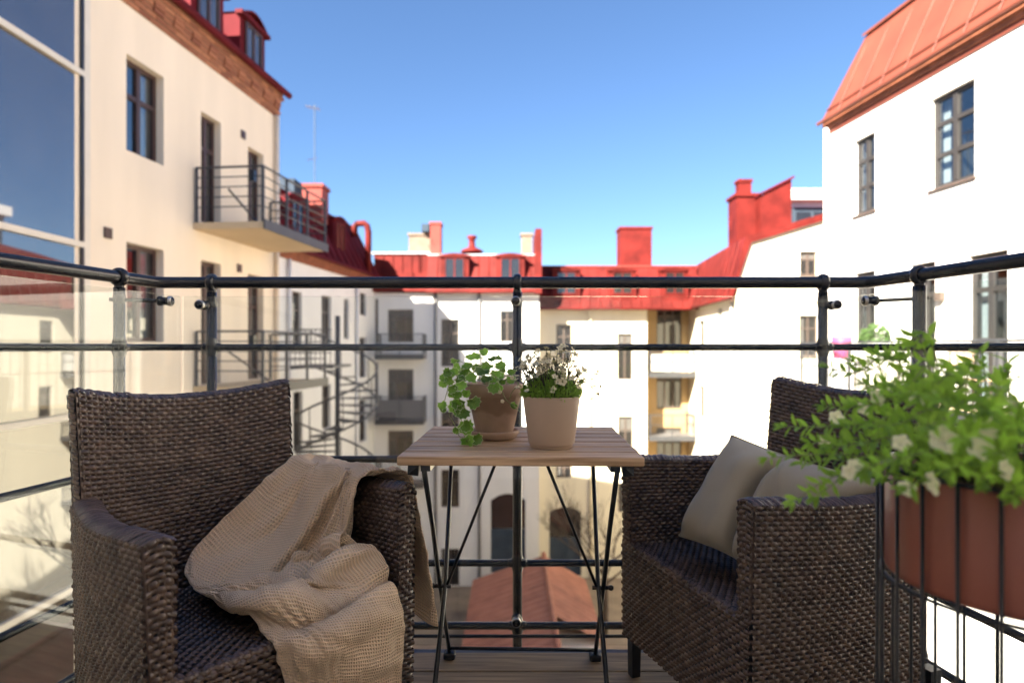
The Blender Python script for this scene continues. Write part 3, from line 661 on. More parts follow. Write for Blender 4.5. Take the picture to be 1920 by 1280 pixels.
MB().hexa([(x0-.05, 22.93, 6.66), (x1+.08, 22.93, 7.31), (x1+.08, 23.57, 7.31), (x0-.05, 23.57, 6.66), (x0-.05, 22.93, 6.74), (x1+.08, 22.93, 7.40), (x1+.08, 23.57, 7.40), (x0-.05, 23.57, 6.74)]).build('capping', M['roof_dark'], fwo)
MB().box(8.9, 16, 22.6, 29.2, GZ, 4.6).build('core', M['stucco_yellow'], bE)
# white penthouse on the roofs beyond
bP = empty('roof_penthouse', (14.5, 27, 5.0), 'white flat-roofed penthouse with grey windows above the gable', 'building')
px0 = (1488-960)*26/FPX
mb = MB(); mb.box(px0, px0+6, 26, 29, 4.5, 6.9); mb.build('wall', M['blue_grey'], bP)
mb = MB(); mb.box(px0-0.25, px0+6.2, 25.6, 29.2, 7.15, 7.6); mb.build('roof', M['white_paint'], bP)
mb = MB(); mb.box(px0-0.02, px0+6.02, 25.97, 29.02, 6.901, 7.149); mb.build('fascia', M['zinc'], bP)
for k in range(4): MB().box(px0+0.1+0.75*k, px0+0.7+0.75*k, 25.95, 25.99, 5.4, 6.7).build('window', M['far_glass'], bP)

# ------------------------------------------------------------------ white building on the right
def X_F(y): return 8.41-0.096*y
Fw = Wall(X_F(13.76), 13.76, X_F(-0.4), -0.4)
bF = empty('apartment_building', (12, 7, GZ), 'bright white plastered building with orange-red sheet metal mansard and long balcony', 'building')
def rF(x0, x1, yt, yb): return (Fw.u(x0), Fw.u(x1), Fw.z(x0, yb), Fw.z(x0, yt))
wF = [rF(1745, 1828, 188, 358), rF(1602, 1641, 266, 406)]
dF = [(Fw.u(a), Fw.u(b), 0.06, Fw.z(a, t)) for a, b, t in ((1602, 1641, 513), (1706, 1754, 497), (1815, 1890, 480))]
zF = 5.93
mb = MB(); wall_sheet(mb, Fw, 0, Fw.L, GZ, zF, wF+dF, 0.2)
mb.add([Fw(0, 0, GZ), Fw(0, 0, zF), Fw(0, -8, zF), Fw(0, -8, GZ)], [(0, 1, 2, 3)]); mb.build('wall', M['stucco_white'], bF)
window(bF, Fw, wF[0], 'frame_dark', 0.07, 2, (0.36, 0.70), 0.075, True, 0.2, 'frame_umber')
window(bF, Fw, wF[1], 'frame_dark', 0.07, 2, (0.36, 0.70), 0.075, True, 0.25, 'frame_umber')
for r in dF: window(bF, Fw, r, 'frame_dark', 0.07, 2, (0.42, 0.76), 0.08, True, 0.22, name='balcony_door')
for k in range(3): MB().fbox(Fw, -0.02, Fw.L, 0.001, 0.03+0.03*k, zF-0.22+0.09*k, zF-0.22+0.09*(k+1)-0.004).build('cornice', M['brick'] if k else M['roof_orange'], bF)
rF_ = mansard(bF, Fw, -0.02, Fw.L, zF+0.06, zF+1.85, 0.62, 7, 'roof_orange', 0.5, 0, over=0.13, seam=0.62, seam_r=0.009, gr=0.04)
MB().fbox(Fw, 0.1, Fw.L, 0.02, 0.06, zF+0.30, zF+0.34).build('snow_guard', M['roof_orange'], rF_)
MB().tube([Fw(0.12, 0.08, GZ), Fw(0.12, 0.08, zF-0.1)], 0.055, 10).build('downpipe', M['stucco_white'], bF, True)
balF = far_balcony(bF, Fw, Fw.u(1596), Fw.L-2.5, 0.0, 1.15, 'slab', rails=2, bars=0.12, post=1.6, h=1.04)
MB().fbox(Fw, Fw.u(1762), Fw.u(1762)+0.12, 0.002, 0.1, 1.75, 1.9).build('wall_lamp', M['frame_umber'], bF)
uP = Fw.u(1645)
p = Fw(uP, 0.75, 0)
mb = MB(); mb.lathe([(0.0, 0.72), (0.15, 0.72), (0.19, 1.16), (0.17, 1.16), (0.14, 0.8)], (p[0], p[1], 0.003), 16)
mb2 = MB(); mb2.box(p[0]-0.2, p[0]+0.2, p[1]-0.2, p[1]+0.2, 0.003, 0.70)
tag(mb2.build('plant_stand', M['white_paint']), 'low white stand on the balcony of the white building', 'stand')
tag(mb.build('flower_pot', M['pink'], None, True), 'small bright pink flower pot on the opposite balcony', 'pot')
p = Fw(Fw.u(1692), 0.55, 0)
pl = empty('planter_bush', (p[0], p[1], 0.003), 'grey planter with a round green bush on the opposite balcony', 'planter')
MB().box(p[0]-0.22, p[0]+0.22, p[1]-0.3, p[1]+0.3, 0.003, 1.02).build('box', M['awning'], pl)
bu = MB()
for k in range(500):
    v = Vector((random.gauss(0, 1), random.gauss(0, 1), random.gauss(0, 1))).normalized()*random.uniform(0.7, 1)*0.27
    c = Vector((p[0], p[1], 1.12))+Vector((v.x, v.y, max(v.z, -0.1)))
    a = Vector((random.gauss(0, 1), random.gauss(0, 1), random.gauss(0, 1))).normalized()*0.05; b = a.orthogonal().normalized()*0.03
    bu.add([c-a, c+b, c+a, c-b], [(0, 1, 2, 3)])
tag(bu.build('foliage', M['bush'], pl), kind='stuff')
# cafe chair on that balcony
p = Fw(Fw.u(1885), 0.6, 0); c = MB()
cc = empty('cafe_chair', (p[0], p[1], 0.003), 'slim folding chair on the balcony of the white building', 'chair')
for dx in (-0.19, 0.19):
    for dy in (-0.19, 0.19): MB().tube([(p[0]+dx, p[1]+dy, 0.003), (p[0]+dx*0.9, p[1]+dy*0.9, 0.92 if dy > 0 else 0.45)], 0.013, 6).build('leg', M['frame_umber'], cc)
MB().box(p[0]-0.2, p[0]+0.2, p[1]-0.2, p[1]+0.2, 0.45, 0.475).build('seat', M['table_wood'], cc)
for k in range(3): MB().box(p[0]-0.2, p[0]+0.2, p[1]+0.165, p[1]+0.185, 0.62+0.11*k, 0.69+0.11*k).build('back_slat', M['table_wood'], cc)

# ------------------------------------------------------------------ shed and bare tree in the courtyard
bH = empty('courtyard_shed', (0.8, 20, GZ), 'low courtyard shed with a faded red ribbed metal roof', 'shed')
MB().box(-1.35, 2.75, 15.2, 24.8, GZ, -8.56).build('wall', M['stucco_cream'], bH)
def shed_plane(x0, z0, x1, z1, y0, y1, rib, name):
    n = int((y1-y0)/rib); s = MB(); vs = []
    for i in range(n*4+1):
        y = y0+(y1-y0)*i/(n*4); hh = (0, 0.05, 0.0, -0.01)[i % 4]
        vs += [(x0, y, z0+hh), (x1, y, z1+hh)]
    s.add(vs, [(2*i, 2*i+1, 2*i+3, 2*i+2) for i in range(n*4)]); return s.build(name, M['shed_roof'], bH)
shed_plane(-1.6, -8.55, 1.3, -7.55, 15, 25, 0.42, 'roof')
shed_plane(3.0, -8.55, 1.3, -7.55, 19.5, 25, 0.42, 'roof')
MB().tube([(1.3, 15, -7.51), (1.3, 25.05, -7.51)], 0.10, 8).build('ridge_cap', M['shed_roof'], bH, True)
MB().add([(-1.4, 24.8, -8.56), (2.8, 24.8, -8.56), (1.3, 24.8, -7.60), (-1.4, 15.2, -8.56), (2.8, 15.2, -8.56), (1.3, 15.2, -7.60)], [(0, 1, 2), (3, 5, 4)]).build('gable', M['stucco_cream'], bH)
tr = empty('bare_tree', (3.4, 22.5, GZ), 'leafless courtyard tree with thin brown twigs', 'tree')
tm = MB(); tm.tube([(3.4, 22.5, GZ), (3.45, 22.5, GZ+1.4), (3.4, 22.5, GZ+2.6)], [0.13, 0.10, 0.08], 8); tm.build('trunk', M['bark'], tr, True)
cr = MB()
def branch(p, d, L, r, depth):
    q = p+d*L*0.5+Vector((random.uniform(-.1, .1), random.uniform(-.1, .1), 0.05))*L; e = p+d*L
    cr.tube([p, q, e], [r, r*0.8, r*0.6], 4, 0, False)
    if depth:
        for k in range(3):
            nd = (d+Vector((random.uniform(-.7, .7), random.uniform(-.7, .7), random.uniform(-.1, .6)))).normalized(); branch(p.lerp(e, random.uniform(.5, 1)), nd, L*0.68, r*0.55, depth-1)
for k in range(6): branch(Vector((3.4, 22.5, GZ+1.8+0.14*k)), Vector((math.cos(k*1.1), math.sin(k*1.1), 0.8)).normalized(), 1.7, 0.05, 4)
cr.build('crown', M['bark'], tr)

# ------------------------------------------------------------------ own building behind the balcony
Ow = Wall(9.5, -0.45, -7.5, -0.45); Ow.n = Vector((0, 1))
bO = empty('apartment_building', (0, -4, GZ), 'plastered home facade behind the balcony with a glazed door', 'building')
dO = (Ow.o.x-1.5, Ow.o.x-0.72, 0.05, 2.15)
mb = MB(); wall_sheet(mb, Ow, 0, Ow.L, GZ, 4.0, [dO], 0.15)
mb.add([(9.5, -0.45, GZ), (9.5, -6, GZ), (9.5, -6, 4.0), (9.5, -0.45, 4.0), (-7.5, -0.45, GZ), (-7.5, -6, GZ), (-7.5, -6, 4.0), (-7.5, -0.45, 4.0)], [(0, 1, 2, 3), (4, 7, 6, 5), (3, 2, 6, 7)])
mb.build('wall', M['white_wall'], bO)
window(bO, Ow, dO, 'frame_white', 0.1, 1, (), 0.09, False, name='balcony_door')
MB().box(-1.1, 1.1, -0.44, 1.88, -0.36, -0.055).build('balcony_slab', M['slab'], bO)

# ------------------------------------------------------------------ balcony floor
fl = MB(); fl.box(-1.12, 1.12, -0.44, 1.88, -0.05, -0.032); floor = tag(fl.build('balcony_floor', M['rubber']), kind='structure')
y1 = 1.905
k = 0
while y1 > -0.4:
    wdt = 0.108; y0 = max(y1-wdt, -0.44)
    xa = 1.19+0.159*(2.05-(y0+y1)/2)-0.10
    b = MB(); b.box(-xa, xa, y0, y1, -0.030, 0.0); o = b.build('board', M['deck_wood'], floor); bevel(o, 0.003); y1 = y0-0.006

# ------------------------------------------------------------------ balcony railing
RY = 2.05
rail_root = empty('balcony_railing', (0, 1.95, -0.06), 'black painted steel balcony railing with clear glass panels', 'railing')
def sx(y): return 1.19+0.159*(RY-y)
def rail_path(z, r, name, m='rail_paint', bend=0.02):
    pts = [(-sx(-0.44), -0.44, z), (-sx(1.9), 1.9, z), (-sx(RY)-bend*0.16, RY-bend, z), (-sx(RY)+bend, RY, z), (0, RY, z), (sx(RY)-bend, RY, z), (sx(RY)+bend*0.16, RY-bend, z), (sx(1.9), 1.9, z), (sx(-0.44), -0.44, z)]
    t = MB(); t.tube(pts, r, 14); return t.build(name, M[m], rail_root, True)
hr = rail_path(1.167, 0.0195, 'handrail')
for z in (0.95, 0.575, 0.227): rail_path(z, 0.0115, 'rail')
rail_path(0.017, 0.0125, 'rail')
ba = MB(); ba.tube([(-sx(RY)+0.03, RY-0.03, -0.004), (sx(RY)-0.03, RY-0.03, -0.004)], 0.006, 8); ba.build('rail', M['black_metal'], rail_root, True)
# steel edge frame round the deck
ef = MB(); ef.box(-1.12, 1.12, 1.915, 1.975, -0.075, -0.022); o = ef.build('edge_frame', M['frame_steel'], rail_root); bevel(o, 0.006)
for s in (-1, 1):
    e = MB(); p0, p1 = Vector((s*(sx(1.9)-0.06), 1.9, 0)), Vector((s*(sx(-0.44)-0.06), -0.44, 0)); off = Vector((s*0.05, 0, 0))
    e.hexa([(p0.x, p0.y, -.075), (p1.x, p1.y, -.075), (p1.x+off.x, p1.y, -.075), (p0.x+off.x, p0.y, -.075), (p0.x, p0.y, -.022), (p1.x, p1.y, -.022), (p1.x+off.x, p1.y, -.022), (p0.x+off.x, p0.y, -.022)])
    e.build('edge_frame', M['frame_steel'], rail_root)
def post(x, y, along, r=0.0165):
    p = MB(); p.tube([(x, y, -0.15), (x, y, 1.135)], r, 16); o = p.build('post', M['rail_paint'], rail_root, True)
    a = Vector(along).normalized()
    c = MB()
    c.lathe([(0.0215, -0.013), (0.027, -0.011), (0.0295, -0.004), (0.0295, 0.004), (0.027, 0.011), (0.0215, 0.013)], (x, y, 1.167), 20, 0, a)
    c.lathe([(0.0165, 1.085), (0.0185, 1.10), (0.016, 1.118), (0.0135, 1.13), (0.0145, 1.142)], (x, y, 0), 16)
    c.build('handrail_collar', M['rail_paint'], o, True)
    for z in (0.95, 0.575, 0.227, 0.017):
        b = MB(); b.lathe([(r, -0.03), (r+0.0035, -0.016), (r+0.0045, 0), (r+0.0035, 0.016), (r, 0.03)], (x, y, z), 16)
        b.tube([Vector((x, y, z))-a*0.032, Vector((x, y, z))-a*0.024, Vector((x, y, z))+a*0.024, Vector((x, y, z))+a*0.032], [0.0117, 0.0145, 0.0145, 0.0117], 12)
        b.build('joint', M['rail_paint'], o, True)
    return o
for x in (-1.008, 0.018, 1.044): post(x, RY, (1, 0, 0), 0.0155)
sd = Vector((0.159, 1, 0)).normalized()
for y in (1.89, 0.55): post(-sx(y), y, (0.159, 1, 0))
for y in (1.835, 0.5): post(sx(y), y, (-0.159, 1, 0), 0.019)
GY = 1.995
def glass_panel(p0, p1, z0, z1, th=0.010):
    p0, p1 = Vector(p0), Vector(p1); d = (p1-p0).normalized(); nrm = Vector((d.y, -d.x, 0))*th/2
    m = MB(); m.hexa([(*(q.xy), z) for z in (z0, z1) for q in (p0+nrm, p1+nrm, p1-nrm, p0-nrm)]); return m.build('glass_panel', M['rail_glass'], rail_root)
gx = 1.075
glass_panel((-gx, GY, 0), (0.015, GY, 0), -0.02, 1.116); glass_panel((0.021, GY, 0), (gx+0.03, GY, 0), -0.02, 1.116)
for s, x0 in ((-1, -gx-0.012), (1, gx+0.042)):
    glass_panel((x0, GY, 0), (x0+s*0.159*(GY+0.40), -0.40, 0), -0.02, 1.116)
def knob(p, toward, stem_to=None):
    p = Vector(p); t = Vector(toward).normalized(); k = MB()
    k.lathe([(0.0, 0.017), (0.006, 0.017), (0.0065, 0.014), (0.0115, 0.0165), (0.015, 0.013), (0.0155, 0.004), (0.0125, 0.001), (0.0125, -0.016), (0.0155, -0.018), (0.0155, -0.026), (0, -0.026)], p, 20, 0, t)
    o = k.build('glass_clamp', M['rail_paint'], rail_root, True)
    MB().lathe([(0.0128, 0.0145), (0.0152, 0.0135), (0.0158, 0.0105), (0.0158, 0.006)], p+t*0.0012, 20, 0, t).build('ring', M['steel'], o, True)
    if stem_to is not None:
        MB().tube([p-t*0.02, Vector(stem_to)], 0.006, 10).build('stem', M['rail_paint'], o, True)
for x, z in ((-1.012, 1.088), (0.012, 1.10), (0.014, 0.06), (1.052, 1.088), (-1.012, 0.06), (1.052, 0.06)):
    knob((x, GY-0.008, z), (0, -1, 0), (x+0.003, RY, z))
for s, y, py in ((-1, 1.93, 1.89), (1, 1.92, 1.835)):
    x = s*(gx+(0.012 if s < 0 else 0.042)+0.159*(GY-y)); knob((x-s*0.008, y, 1.096), (-s, 0.05, 0), (s*sx(py)+s*0.03, py+0.0, 1.098))

# ------------------------------------------------------------------ folding table
tc_ = Vector((0.025, 1.63, 0)); trz = math.radians(-1.5)
tb = empty('folding_table', (tc_.x, tc_.y, 0), 'small folding table with brown wooden slats and black steel legs', 'table', None, trz)
TW, TD, TZ = 0.555, 0.54, 0.705
for k in range(7):
    y0 = -TD/2+k*TD/7; b = MB(); e = 0.004*math.sin(k*2.3)
    b.box(-TW/2+e*0.3, TW/2+e*0.3, y0+0.0065, y0+TD/7-0.0065, TZ-0.021, TZ); o = b.build('slat', M['table_wood'], tb, False, True); bevel(o, 0.0035, 3)
for x in (-0.215, 0.215):
    b = MB(); b.box(x-0.011, x+0.011, -TD/2+0.02, TD/2-0.02, TZ-0.036, TZ-0.0215); b.build('bearer', M['black_metal'], tb, False, True)
def flat_leg(name, pts, w=0.008, parent=tb):
    m = MB(); m.tube(pts, w, 8); return m.build(name, M['black_metal'], parent, True, True)
for s in (-1, 1):
    x = s*0.222
    flat_leg('leg', [(x, -0.235, TZ-0.028), (x, -0.10, 0.50), (x, 0.03, 0.30), (x, 0.235, 0.012)], 0.0062)
    flat_leg('leg', [(x-s*0.014, 0.19, TZ-0.028), (x-s*0.014, 0.03, 0.30), (x-s*0.014, -0.30, 0.005)], 0.0062)
    b = MB(); b.tube([(x-s*0.03, 0.03, 0.30), (x+s*0.018, 0.03, 0.30)], 0.006, 8); b.ball((x+s*0.02, 0.03, 0.30), 0.008); b.build('pivot', M['black_metal'], tb, True, True)
    flat_leg('brace', [(x-s*0.02, 0.03, 0.305), (s*0.055, -0.08, TZ-0.025)], 0.0042)
    b = MB(); b.box(x-s*0.0-0.018, x+0.018, 0.215, 0.25, 0.001, 0.022); o = b.build('foot', M['rubber'], tb, False, True); bevel(o, 0.006)
    b = MB(); b.add([(x+s*0.008, -0.25, TZ-0.022), (x+s*0.008, -0.21, TZ-0.022), (x+s*0.035, -0.24, TZ-0.022), (x+s*0.012, -0.235, TZ-0.05), (x+s*0.035, -0.245, TZ-0.045)], [(0, 1, 3), (0, 3, 4, 2), (1, 2, 4, 3)]); b.build('bracket', M['black_metal'], tb, False, True)
flat_leg('stretcher', [(-0.222, 0.215, 0.040), (0.222, 0.215, 0.040)], 0.0055)

# ------------------------------------------------------------------ woven armchairs
def weave(P, L, H, side=1, pitch=0.0106, stake=0.0125, amp=0.0031, spp=3, lift=0.0):
    """woven strands over stakes on the surface P(s, t): rows run along s; returns verts and quads"""
    V = []; Q = []; base = 0
    def frame(s, t):
        e = 1e-3; p = P(s, t); ds = P(np.clip(s+e, 0, 1), t)-P(np.clip(s-e, 0, 1), t); dt = P(s, np.clip(t+e, 0, 1))-P(s, np.clip(t-e, 0, 1))
        nn = np.cross(ds, dt); nn /= np.linalg.norm(nn, axis=-1, keepdims=True)+1e-12
        dt /= np.linalg.norm(dt, axis=-1, keepdims=True)+1e-12; ds /= np.linalg.norm(ds, axis=-1, keepdims=True)+1e-12
        return p, nn*side, dt, ds
    nr = max(2, round(H/pitch)); ns = max(2, round(L/stake)); m = ns*spp+1
    s = np.linspace(0, 1, m)
    for r in range(nr):
        t = np.full(m, (r+0.5)/nr); p, nn, dt, ds = frame(s, t)
        hh = 0.50*H/nr*(1+0.06*rng.standard_normal())
        wv = np.cos(PI*s*ns+PI*(r % 2))
        off = lift+amp*np.sign(wv)*np.abs(wv)**0.8+0.0004*rng.standard_normal()+0.0003*rng.standard_normal(m)
        hw = hh*(1+0.10*wv)
        prof = [(-1, -0.0024), (-0.5, 0.0010), (0.5, 0.0010), (1, -0.0024)]
        ring = np.stack([p+dt*(hw*a)[:, None]+nn*(off+b)[:, None] for a, b in prof], 1)      # m,4,3
        V.append(ring.reshape(-1, 3)); i = np.arange(m-1)[:, None]*4+np.arange(3)[None, :]; i = i.ravel()+base
        Q.append(np.stack([i, i+4, i+5, i+1] if side > 0 else [i, i+1, i+5, i+4], 1)); base += m*4
    mt = max(3, nr//3); tt = np.linspace(0, 1, mt)
    for k in range(ns+1):
        sv = np.full(mt, min(1, max(0, (k+0.5)/ns))); p, nn, dt, ds = frame(sv, tt); w = 0.0026
        prof = [(-1, -0.001), (0, 0.0004), (1, -0.001)]
        ring = np.stack([p+ds*(w*a)+nn*(lift+b) for a, b in prof], 1); V.append(ring.reshape(-1, 3))
        i = np.arange(mt-1)[:, None]*3+np.arange(2)[None, :]; i = i.ravel()+base
        Q.append(np.stack([i, i+1, i+4, i+3] if side > 0 else [i, i+3, i+4, i+1], 1)); base += mt*3
    return np.concatenate(V), np.concatenate(Q)
def rim(P, L, W, side=1, step=0.0105, r=0.0022):
    """strands wrapped across an edge: each runs along t"""
    V = []; Q = []; base = 0; n = max(3, round(L/step)); mt = 9; tt = np.linspace(0, 1, mt); e = 1e-3
    for k in range(n):
        s = np.full(mt, (k+0.5)/n); p = P(s, tt); ds = P(np.clip(s+e, 0, 1), tt)-P(np.clip(s-e, 0, 1), tt); dt = P(s, np.clip(tt+e, 0, 1))-P(s, np.clip(tt-e, 0, 1))
        nn = np.cross(ds, dt); nn /= np.linalg.norm(nn, axis=-1, keepdims=True)+1e-12; nn *= side; ds /= np.linalg.norm(ds, axis=-1, keepdims=True)+1e-12
        off = 0.0008*rng.standard_normal()+(0.0012 if k % 2 else 0); hw = 0.5*L/n*1.08
        skew = ds*((tt-0.5)*0.010)[:, None]
        ring = np.stack([p+skew+ds*(hw*a)+nn*(off+b) for a, b in ((-1, -0.0014), (-0.5, 0.0012), (0.5, 0.0012), (1, -0.0014))], 1)
        V.append(ring.reshape(-1, 3)); i = np.arange(mt-1)[:, None]*4+np.arange(3)[None, :]; i = i.ravel()+base
        Q.append(np.stack([i, i+4, i+5, i+1] if side < 0 else [i, i+1, i+5, i+4], 1)); base += mt*4
    return np.concatenate(V), np.concatenate(Q)
def merge(parts):
    V = []; Q = []; b = 0
    for v, q in parts: V.append(v); Q.append(q+b); b += len(v)
    return np.concatenate(V), np.concatenate(Q)
def sheet(P, n=14, m=14, inset=0.0, side=1):
    s, t = np.meshgrid(np.linspace(0, 1, n), np.linspace(0, 1, m), indexing='ij'); s = s.ravel(); t = t.ravel(); e = 1e-3
    p = P(s, t); nn = np.cross(P(np.clip(s+e, 0, 1), t)-P(np.clip(s-e, 0, 1), t), P(s, np.clip(t+e, 0, 1))-P(s, np.clip(t-e, 0, 1)))
    nn /= np.linalg.norm(nn, axis=-1, keepdims=True)+1e-12; v = p-nn*side*inset
    i = (np.arange(n-1)[:, None]*m+np.arange(m-1)[None, :]).ravel(); return v, np.stack([i, i+m, i+m+1, i+1], 1)

HW, AT, ZA, ZS, ZB = 0.2876, 0.050, 0.6205, 0.3884, 0.112     # half width, arm thickness, arm, seat and apron heights
def arm_z(s): return ZA-0.018*s+0.006*np.cos(s*PI)**2
def xs(*a): return np.stack(np.broadcast_arrays(*a), -1)
def arm_out(sgn):    # s front->back, t bottom->top
    def P(s, t):
        z = ZB+(arm_z(s)-ZB)*t; x = HW-0.012*(1-t)+0.022*np.sin(PI*np.clip(s, 0, 1))*(0.4+0.6*t)-0.026*s
        return xs(sgn*x, -0.50*s-0.0*t, z)
    return P
def arm_in(sgn):
    def P(s, t):
        z = ZS-0.03+(arm_z(s)-ZS+0.03)*t; x = HW-AT+0.022*np.sin(PI*s)*(0.4+0.6*t)-0.026*s
        return xs(sgn*x, -0.48*s, z)
    return P
def arm_top(sgn):    # t inner->outer
    def P(s, t):
        x = HW-AT+AT*t+0.022*np.sin(PI*s)-0.026*s
        return xs(sgn*x, -0.49*s, arm_z(s)+0.010*np.sin(PI*t))
    return P
def arm_front(sgn):  # s inner->outer, t bottom->top
    def P(s, t): return xs(sgn*(HW-AT+AT*s-0.012*(1-t)*s), 0.004*np.sin(PI*s)+0*t, ZS-0.004+(ZA+0.006+0.010*np.sin(PI*s)-ZS+0.004)*t)
    return P
def front_panel(s, t): return xs((s*2-1)*(HW-0.012+0.004*t), 0.004+0.0*s+0*t, ZB+0.012*np.cos((s*2-1)*PI/2)+(ZS-ZB-0.012*np.cos((s*2-1)*PI/2))*t)
def seat(s, t): return xs((s*2-1)*(HW-AT+0.02*np.sin(PI*t)), -0.475*t, ZS-0.022*t-0.012*np.sin(PI*t)*np.cos((s*2-1)*PI/2))
def seat_edge(s, t): return xs((s*2-1)*(HW-AT), 0.006-0.016*t, ZS-0.012+0.012*np.sin(PI*t/2))
def back_y(sx_, zf): return -0.455-0.05*zf-0.050*(1-sx_**2)
def back_top(sx_): return 0.822+0.030*sx_**2
def back_in(s, t):
    a = s*2-1; z = ZS-0.03+(back_top(a)-ZS+0.03)*t; zf = (z-ZS)/(0.85-ZS)
    return xs(a*(0.241+0.010*t), back_y(a, zf), z)
def back_out(s, t):
    a = s*2-1; z = ZB+(back_top(a)-ZB)*t; zf = np.clip((z-ZS)/(0.85-ZS), 0, 1)
    return xs(a*(0.255+0.0*t), back_y(a, zf)-0.042, z)
def back_rim(s, t):   # t inner->outer
    a = s*2-1; return xs(a*0.255, back_y(a, 1.0)-0.042*t, back_top(a)+0.008*np.sin(PI*t))
def back_side(sgn):
    def P(s, t):      # s bottom->top, t inner->outer
        z = 0.58+(back_top(1.0)-0.58)*s; zf = (z-ZS)/(0.85-ZS); x = 0.241+0.010*((z-ZS+0.03)/(0.852-ZS+0.03))
        return xs(sgn*(x+0.004+0.006*np.sin(PI*t)), back_y(1.0, zf)-0.042*t, z)
    return P
chair_parts = {}
def make_chair(loc, rz, label):
    root = empty('wicker_armchair', (*loc, 0.0), label, 'armchair', None, rz)
    def part(name, patches, under):
        key = (name, len([1 for c in root.children if c.name.split('.')[0] == name]))
        if key in chair_parts:
            mu, mw = chair_parts[key]; o = link(name, mu, root); w = link('weave', mw, o); tag(w, kind='stuff'); return
        V, Q = merge(under); o = np_mesh(name, V, Q, M['weave_gap_shade'], root)
        V, Q = merge(patches); w = np_mesh('weave', V, Q, M['rattan'], o); tag(w, kind='stuff'); chair_parts[key] = (o.data, w.data)
    part('backrest', [weave(back_in, 0.50, 0.46, -1), weave(back_out, 0.51, 0.74, 1), rim(back_rim, 0.51, 0.042, -1), rim(back_side(1), 0.28, 0.042, 1), rim(back_side(-1), 0.28, 0.042, -1)],
         [sheet(back_in, inset=0.006, side=-1), sheet(back_out, inset=0.006, side=1), sheet(back_rim, 14, 4, 0.006, -1), sheet(back_side(1), 8, 4, 0.006, 1), sheet(back_side(-1), 8, 4, 0.006, -1)])
    for g_ in (1, -1):
        part('armrest', [weave(arm_out(g_), 0.50, 0.51, -g_), weave(arm_in(g_), 0.48, 0.26, g_), rim(arm_top(g_), 0.49, AT, g_), weave(arm_front(g_), AT, 0.235, -g_)],
             [sheet(arm_out(g_), inset=0.006, side=-g_), sheet(arm_in(g_), inset=0.006, side=g_), sheet(arm_top(g_), 14, 5, 0.006, g_), sheet(arm_front(g_), 4, 8, 0.006, -g_)])
    part('front_panel', [weave(front_panel, 0.55, 0.28, -1)], [sheet(front_panel, inset=0.006, side=-1)])
    part('seat', [weave(seat, 0.47, 0.47, -1), rim(seat_edge, 0.47, 0.02, -1)], [sheet(seat, inset=0.006, side=-1)])
    for x in (-1, 1):
        for y in (-0.022, -0.52):
            m = MB(); a, b = x*(HW-0.035), x*(HW-0.032); q = 0.016
            m.hexa([(b-q*.8, y-q*.8, 0), (b+q*.8, y-q*.8, 0), (b+q*.8, y+q*.8, 0), (b-q*.8, y+q*.8, 0), (a-q, y-q, 0.2), (a+q, y-q, 0.2), (a+q, y+q, 0.2), (a-q, y+q, 0.2)])
            m.build('leg', M['black_metal'], root, False, True)
    return root
LC = Vector((-0.4127, 1.2101)); LR = -2.2766
RC = Vector((0.4088, 1.5201)); RR = 1.8715
make_chair(LC, LR, 'dark brown woven armchair with a beige throw over its arm')
make_chair(RC, RR, 'dark brown woven armchair holding a grey-green pillow')

